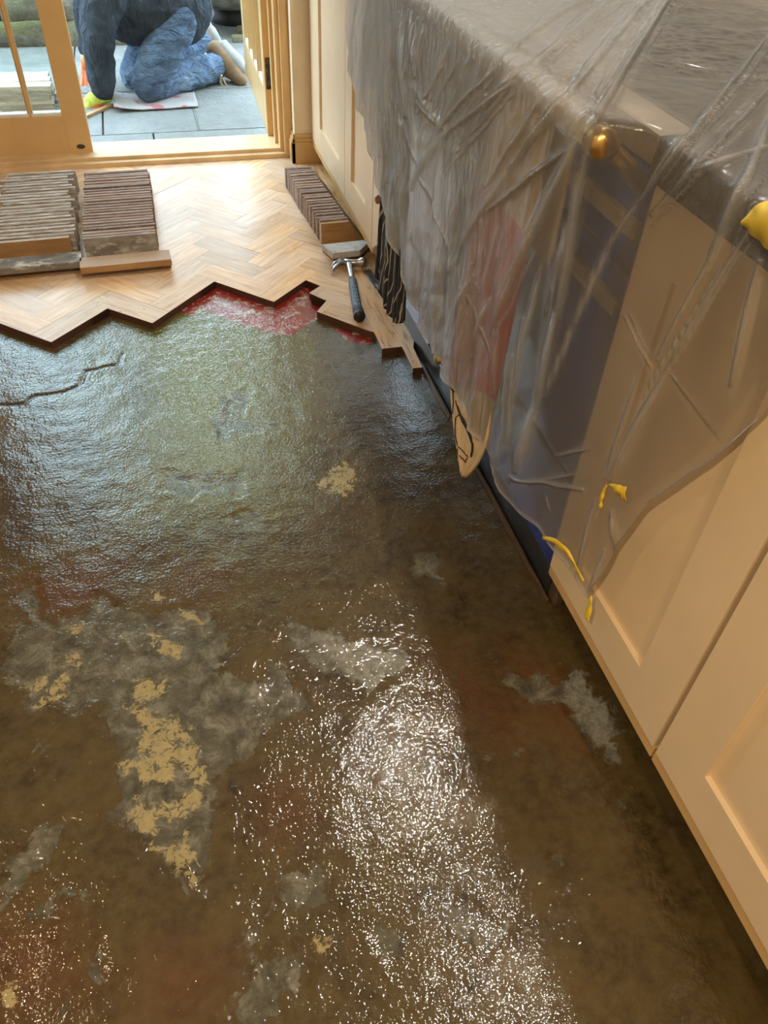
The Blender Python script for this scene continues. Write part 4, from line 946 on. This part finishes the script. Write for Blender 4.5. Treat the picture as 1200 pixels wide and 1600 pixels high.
SHOE = plain('tan_suede', (0.24, 0.155, 0.085), 0.8, var=0.12, scale=20, bump=0.2); SOLE = plain('pale_grey_sole', (0.30, 0.31, 0.30), 0.6); LACE = plain('cream_lace', (0.5, 0.42, 0.28), 0.8)
def skin(name, joints, edges, mat, parent, root=0, sub=2, vox=None, wr=0.0):
    """one continuous surface grown over a chain of joints"""
    rmin = min(j[3] for j in joints); vox = vox or (0.0035 if rmin < 0.012 else 0.011)
    bm = bmesh.new()
    for j in joints:
        bmesh.ops.create_uvsphere(bm, u_segments=20, v_segments=12, radius=j[3], matrix=Matrix.Translation(j[:3]))
    for a, b in edges:
        A_ = Vector(joints[a][:3]); B_ = Vector(joints[b][:3]); ra = joints[a][3]; rb = joints[b][3]
        if (A_-B_).length > 1e-4: tube(bm, [A_, A_.lerp(B_, 0.5), B_], [ra, (ra+rb)/2, rb], 20)
    bmesh.ops.recalc_face_normals(bm, faces=bm.faces[:])
    me = bpy.data.meshes.new(name); bm.to_mesh(me); bm.free()
    o = bpy.data.objects.new(name, me); link(o)
    rm = o.modifiers.new('r', 'REMESH'); rm.mode = 'VOXEL'; rm.voxel_size = vox
    sm = o.modifiers.new('s', 'SMOOTH'); sm.factor = 0.5; sm.iterations = 8 if vox > 0.005 else 3
    dg = bpy.context.evaluated_depsgraph_get(); ev = o.evaluated_get(dg); nm = bpy.data.meshes.new_from_object(ev)
    nm.materials.clear(); nm.materials.append(mat); o.modifiers.clear(); o.data = nm; nm.name = name
    if wr:
        n = len(nm.vertices); co = np.empty(n*3); nm.vertices.foreach_get('co', co); co = co.reshape(-1, 3)
        no = np.empty(n*3); nm.vertices.foreach_get('normal', no); no = no.reshape(-1, 3)
        d = np.array([abs(noise.noise((p[0]*11+p[2]*7, p[1]*6, p[2]*13-p[0]*5)))*1.6+0.5*abs(noise.noise((p[0]*26, p[1]*12, p[2]*24))) for p in co])
        co += no*((0.45-d)*wr)[:, None]; nm.vertices.foreach_set('co', co.ravel()); nm.update()
    for p in nm.polygons: p.use_smooth = True
    if parent is not None: o.parent = parent
    return o
def J(px, py, y, r): q = aty(px, py, y); return (float(q[0]), float(q[1]), float(q[2]), r)
# key joints
hipN = J(278, 18, 4.74, 0.095); hipF = J(262, 4, 4.98, 0.095); pel = J(270, 2, 4.86, 0.11); waist = J(238, -8, 4.84, 0.14); chest = J(195, -22, 4.82, 0.15); shc = J(165, -34, 4.80, 0.12)
waist = J(238, 2, 4.84, 0.12); chest = J(200, -6, 4.80, 0.12)
neck = J(142, -46, 4.80, 0.06); head = J(112, -52, 4.80, 0.095); htop = J(96, -58, 4.80, 0.07)
kneeN = J(232, 133, 4.60, 0.074); kneeF = J(214, 118, 4.86, 0.070); ankN = J(340, 104, 4.92, 0.045); ankF = J(310, 62, 5.16, 0.045); toeN = J(372, 122, 4.90, 0.03); toeF = J(330, 80, 5.22, 0.03)
shN = J(158, -14, 4.62, 0.075); shF = J(150, -30, 5.0, 0.075); elN = J(153, 62, 4.56, 0.048); elF = J(133, 10, 5.02, 0.045); wrN = J(160, 140, 4.57, 0.030); wrF = J(137, 80, 5.02, 0.030)
bj = [pel, waist, chest, shc, neck, head, htop, hipN, kneeN, ankN, toeN, hipF, kneeF, ankF, toeF, shN, elN, wrN, shF, elF, wrF]
be = [(0, 1), (1, 2), (2, 3), (3, 4), (4, 5), (5, 6), (0, 7), (7, 8), (8, 9), (9, 10), (0, 11), (11, 12), (12, 13), (13, 14), (3, 15), (15, 16), (16, 17), (3, 18), (18, 19), (19, 20)]
body = skin('person', [(j[0], j[1], j[2], j[3]*0.86) for j in bj], be, SKIN, None)
tag(body, 'person in blue jacket, jeans and work gloves kneeling on the patio and bending over', 'person')
def lrp(a, b, t, r): return (a[0]+(b[0]-a[0])*t, a[1]+(b[1]-a[1])*t, a[2]+(b[2]-a[2])*t, r)
def off(a, dx, dy, dz, r): return (a[0]+dx, a[1]+dy, a[2]+dz, r)
jj = [J(272, 6, 4.82, 0.195), J(238, 10, 4.80, 0.20), J(204, 6, 4.78, 0.185), J(172, -18, 4.78, 0.155), lrp(neck, shc, 0.3, 0.08), off(shN, 0.01, 0, -0.02, 0.11), lrp(shN, elN, 0.5, 0.092), off(elN, 0, 0, 0, 0.082), lrp(elN, wrN, 0.5, 0.074), lrp(elN, wrN, 0.95, 0.066),
      off(shF, 0, 0, 0, 0.10), lrp(shF, elF, 0.5, 0.08), off(elF, 0, 0, 0, 0.066), lrp(elF, wrF, 0.55, 0.056), lrp(elF, wrF, 0.93, 0.050)]
skin('jacket', jj, [(0, 1), (1, 2), (2, 3), (3, 4), (3, 5), (5, 6), (6, 7), (7, 8), (8, 9), (3, 10), (10, 11), (11, 12), (12, 13), (13, 14)], JACK.m, body, wr=0.010)
pj = [off(pel, 0.01, 0, -0.01, 0.12), off(hipN, 0, 0, 0, 0.12), lrp(hipN, kneeN, 0.5, 0.108), off(kneeN, 0, 0, 0.005, 0.088), lrp(kneeN, ankN, 0.3, 0.084), lrp(kneeN, ankN, 0.6, 0.078), lrp(kneeN, ankN, 0.93, 0.074),
      off(hipF, 0, 0, 0, 0.115), lrp(hipF, kneeF, 0.5, 0.11), off(kneeF, 0, 0, 0.005, 0.088), lrp(kneeF, ankF, 0.35, 0.085), lrp(kneeF, ankF, 1.0, 0.072)]
skin('jeans', pj, [(0, 1), (1, 2), (2, 3), (3, 4), (4, 5), (5, 6), (0, 7), (7, 8), (8, 9), (9, 10), (10, 11)], DENIM.m, body, wr=0.011)
skin('hair', [off(head, -0.01, 0, 0.02, 0.088), off(htop, -0.005, 0, 0.01, 0.068), lrp(head, neck, 0.35, 0.066)], [(0, 1), (0, 2)], HAIR, body)
def shoe(heel, ball, toe, upv, nm='shoe'):
    """heel, ball, toe: points with radius; sole lies on the upv side"""
    o = skin(nm, [heel, lrp(heel, ball, 0.5, (heel[3]+ball[3])/2), ball, toe], [(0, 1), (1, 2), (2, 3)], SHOE, body)
    k = [off(p, upv[0], upv[1], upv[2], r) for p, r in ((heel, 0.036), (lrp(heel, ball, 0.5, 0), 0.032), (ball, 0.040), (toe, 0.030))]
    bm = bmesh.new(); tube(bm, [lrp(k[0], k[1], -0.35, 0)[:3], k[0][:3], k[1][:3], k[2][:3], k[3][:3]], [0.016, 0.042, 0.040, 0.047, 0.026], 16, flat=1.0)
    s2_ = fin(bm, 'sole', SOLE, o, True); return o
h1 = J(338, 80, 4.95, 0.056); b1 = J(362, 106, 4.90, 0.056); t1 = J(376, 124, 4.84, 0.040)
s1 = shoe(h1, b1, t1, (0.030, 0.004, 0.024))
h2 = J(314, 50, 5.18, 0.055); b2 = J(322, 62, 5.22, 0.052); t2 = J(336, 76, 5.24, 0.04)
s2 = shoe(h2, b2, t2, (0.022, 0.0, 0.030))
bm = bmesh.new()
tube(bm, [J(346, 118, 4.80, 0)[:3], J(344, 128, 4.84, 0)[:3], J(350, 138, 4.83, 0)[:3]], 0.006, 6); tube(bm, [J(346, 120, 4.86, 0)[:3], J(352, 130, 4.84, 0)[:3], J(355, 138, 4.83, 0)[:3]], 0.005, 6)
fin(bm, 'shoelace', LACE, s1, True)
def glove(wr, fwd, side, curl, mat, s=1.0):
    """wrist, finger direction, direction of the thumb, palm side"""
    f = Vector(fwd).normalized(); sd = Vector(side); sd = (sd-f*sd.dot(f)).normalized(); dn = Vector(curl).normalized()
    W = Vector(wr[:3]); js = [(W-f*0.03, 0.036), (W, 0.034), (W+f*0.045, 0.040)]; es = [(0, 1), (1, 2)]
    for k, (o_, L_) in enumerate(((0.030, 0.066), (0.010, 0.075), (-0.011, 0.070), (-0.030, 0.055))):
        b0 = W+f*0.080+sd*o_; b1_ = b0+f*L_*0.45+dn*0.008; b2_ = b1_+f*L_*0.3+dn*0.022; b3_ = b2_+f*L_*0.10+dn*0.024
        n0 = len(js); js += [(b0, 0.0125), (b1_, 0.0115), (b2_, 0.011), (b3_, 0.0095)]; es += [(2, n0), (n0, n0+1), (n0+1, n0+2), (n0+2, n0+3)]
    n0 = len(js); js += [(W+f*0.02+sd*0.038, 0.014), (W+f*0.05+sd*0.062+dn*0.012, 0.0125), (W+f*0.075+sd*0.060+dn*0.028, 0.011)]; es += [(1, n0), (n0, n0+1), (n0+1, n0+2)]
    return skin('glove', [(*j[0], j[1]*s) for j in js], es, mat, body, root=1)
def palm(gl, wr, fwd, side, curl):
    f = Vector(fwd).normalized(); sd = Vector(side); sd = (sd-f*sd.dot(f)).normalized(); dn = Vector(curl).normalized(); W = Vector(wr[:3])
    js = [(*(W+f*0.035+dn*0.020), 0.036)]; es = []
    for k, (o_, L_) in enumerate(((0.030, 0.066), (0.010, 0.075), (-0.011, 0.070), (-0.030, 0.055))):
        b0 = W+f*0.080+sd*o_+dn*0.010; b1_ = b0+f*L_*0.45+dn*0.016; b2_ = b1_+f*L_*0.3+dn*0.024; b3_ = b2_+f*L_*0.12+dn*0.026
        n0 = len(js); js += [(*b0, 0.0128), (*b1_, 0.012), (*b2_, 0.0118), (*b3_, 0.010)]; es += [(0, n0), (n0, n0+1), (n0+1, n0+2), (n0+2, n0+3)]
    o = skin('palm_coating', js, es, GLO, None); o.parent = gl
wN = J(158, 152, 4.57, 0.03); wF = J(137, 82, 5.02, 0.03)
g1_ = glove(wN, (-0.85, -0.05, -0.28), (0, 0.9, 0.3), (0.1, -0.1, -1), GLV); palm(g1_, wN, (-0.85, -0.05, -0.28), (0, 0.9, 0.3), (0.1, -0.1, -1))
g2_ = glove(wF, (-0.12, -0.35, -1), (0.9, -0.3, 0), (-0.2, -0.9, -0.2), GLV); palm(g2_, wF, (-0.12, -0.35, -1), (0.9, -0.3, 0), (-0.2, -0.9, -0.2))
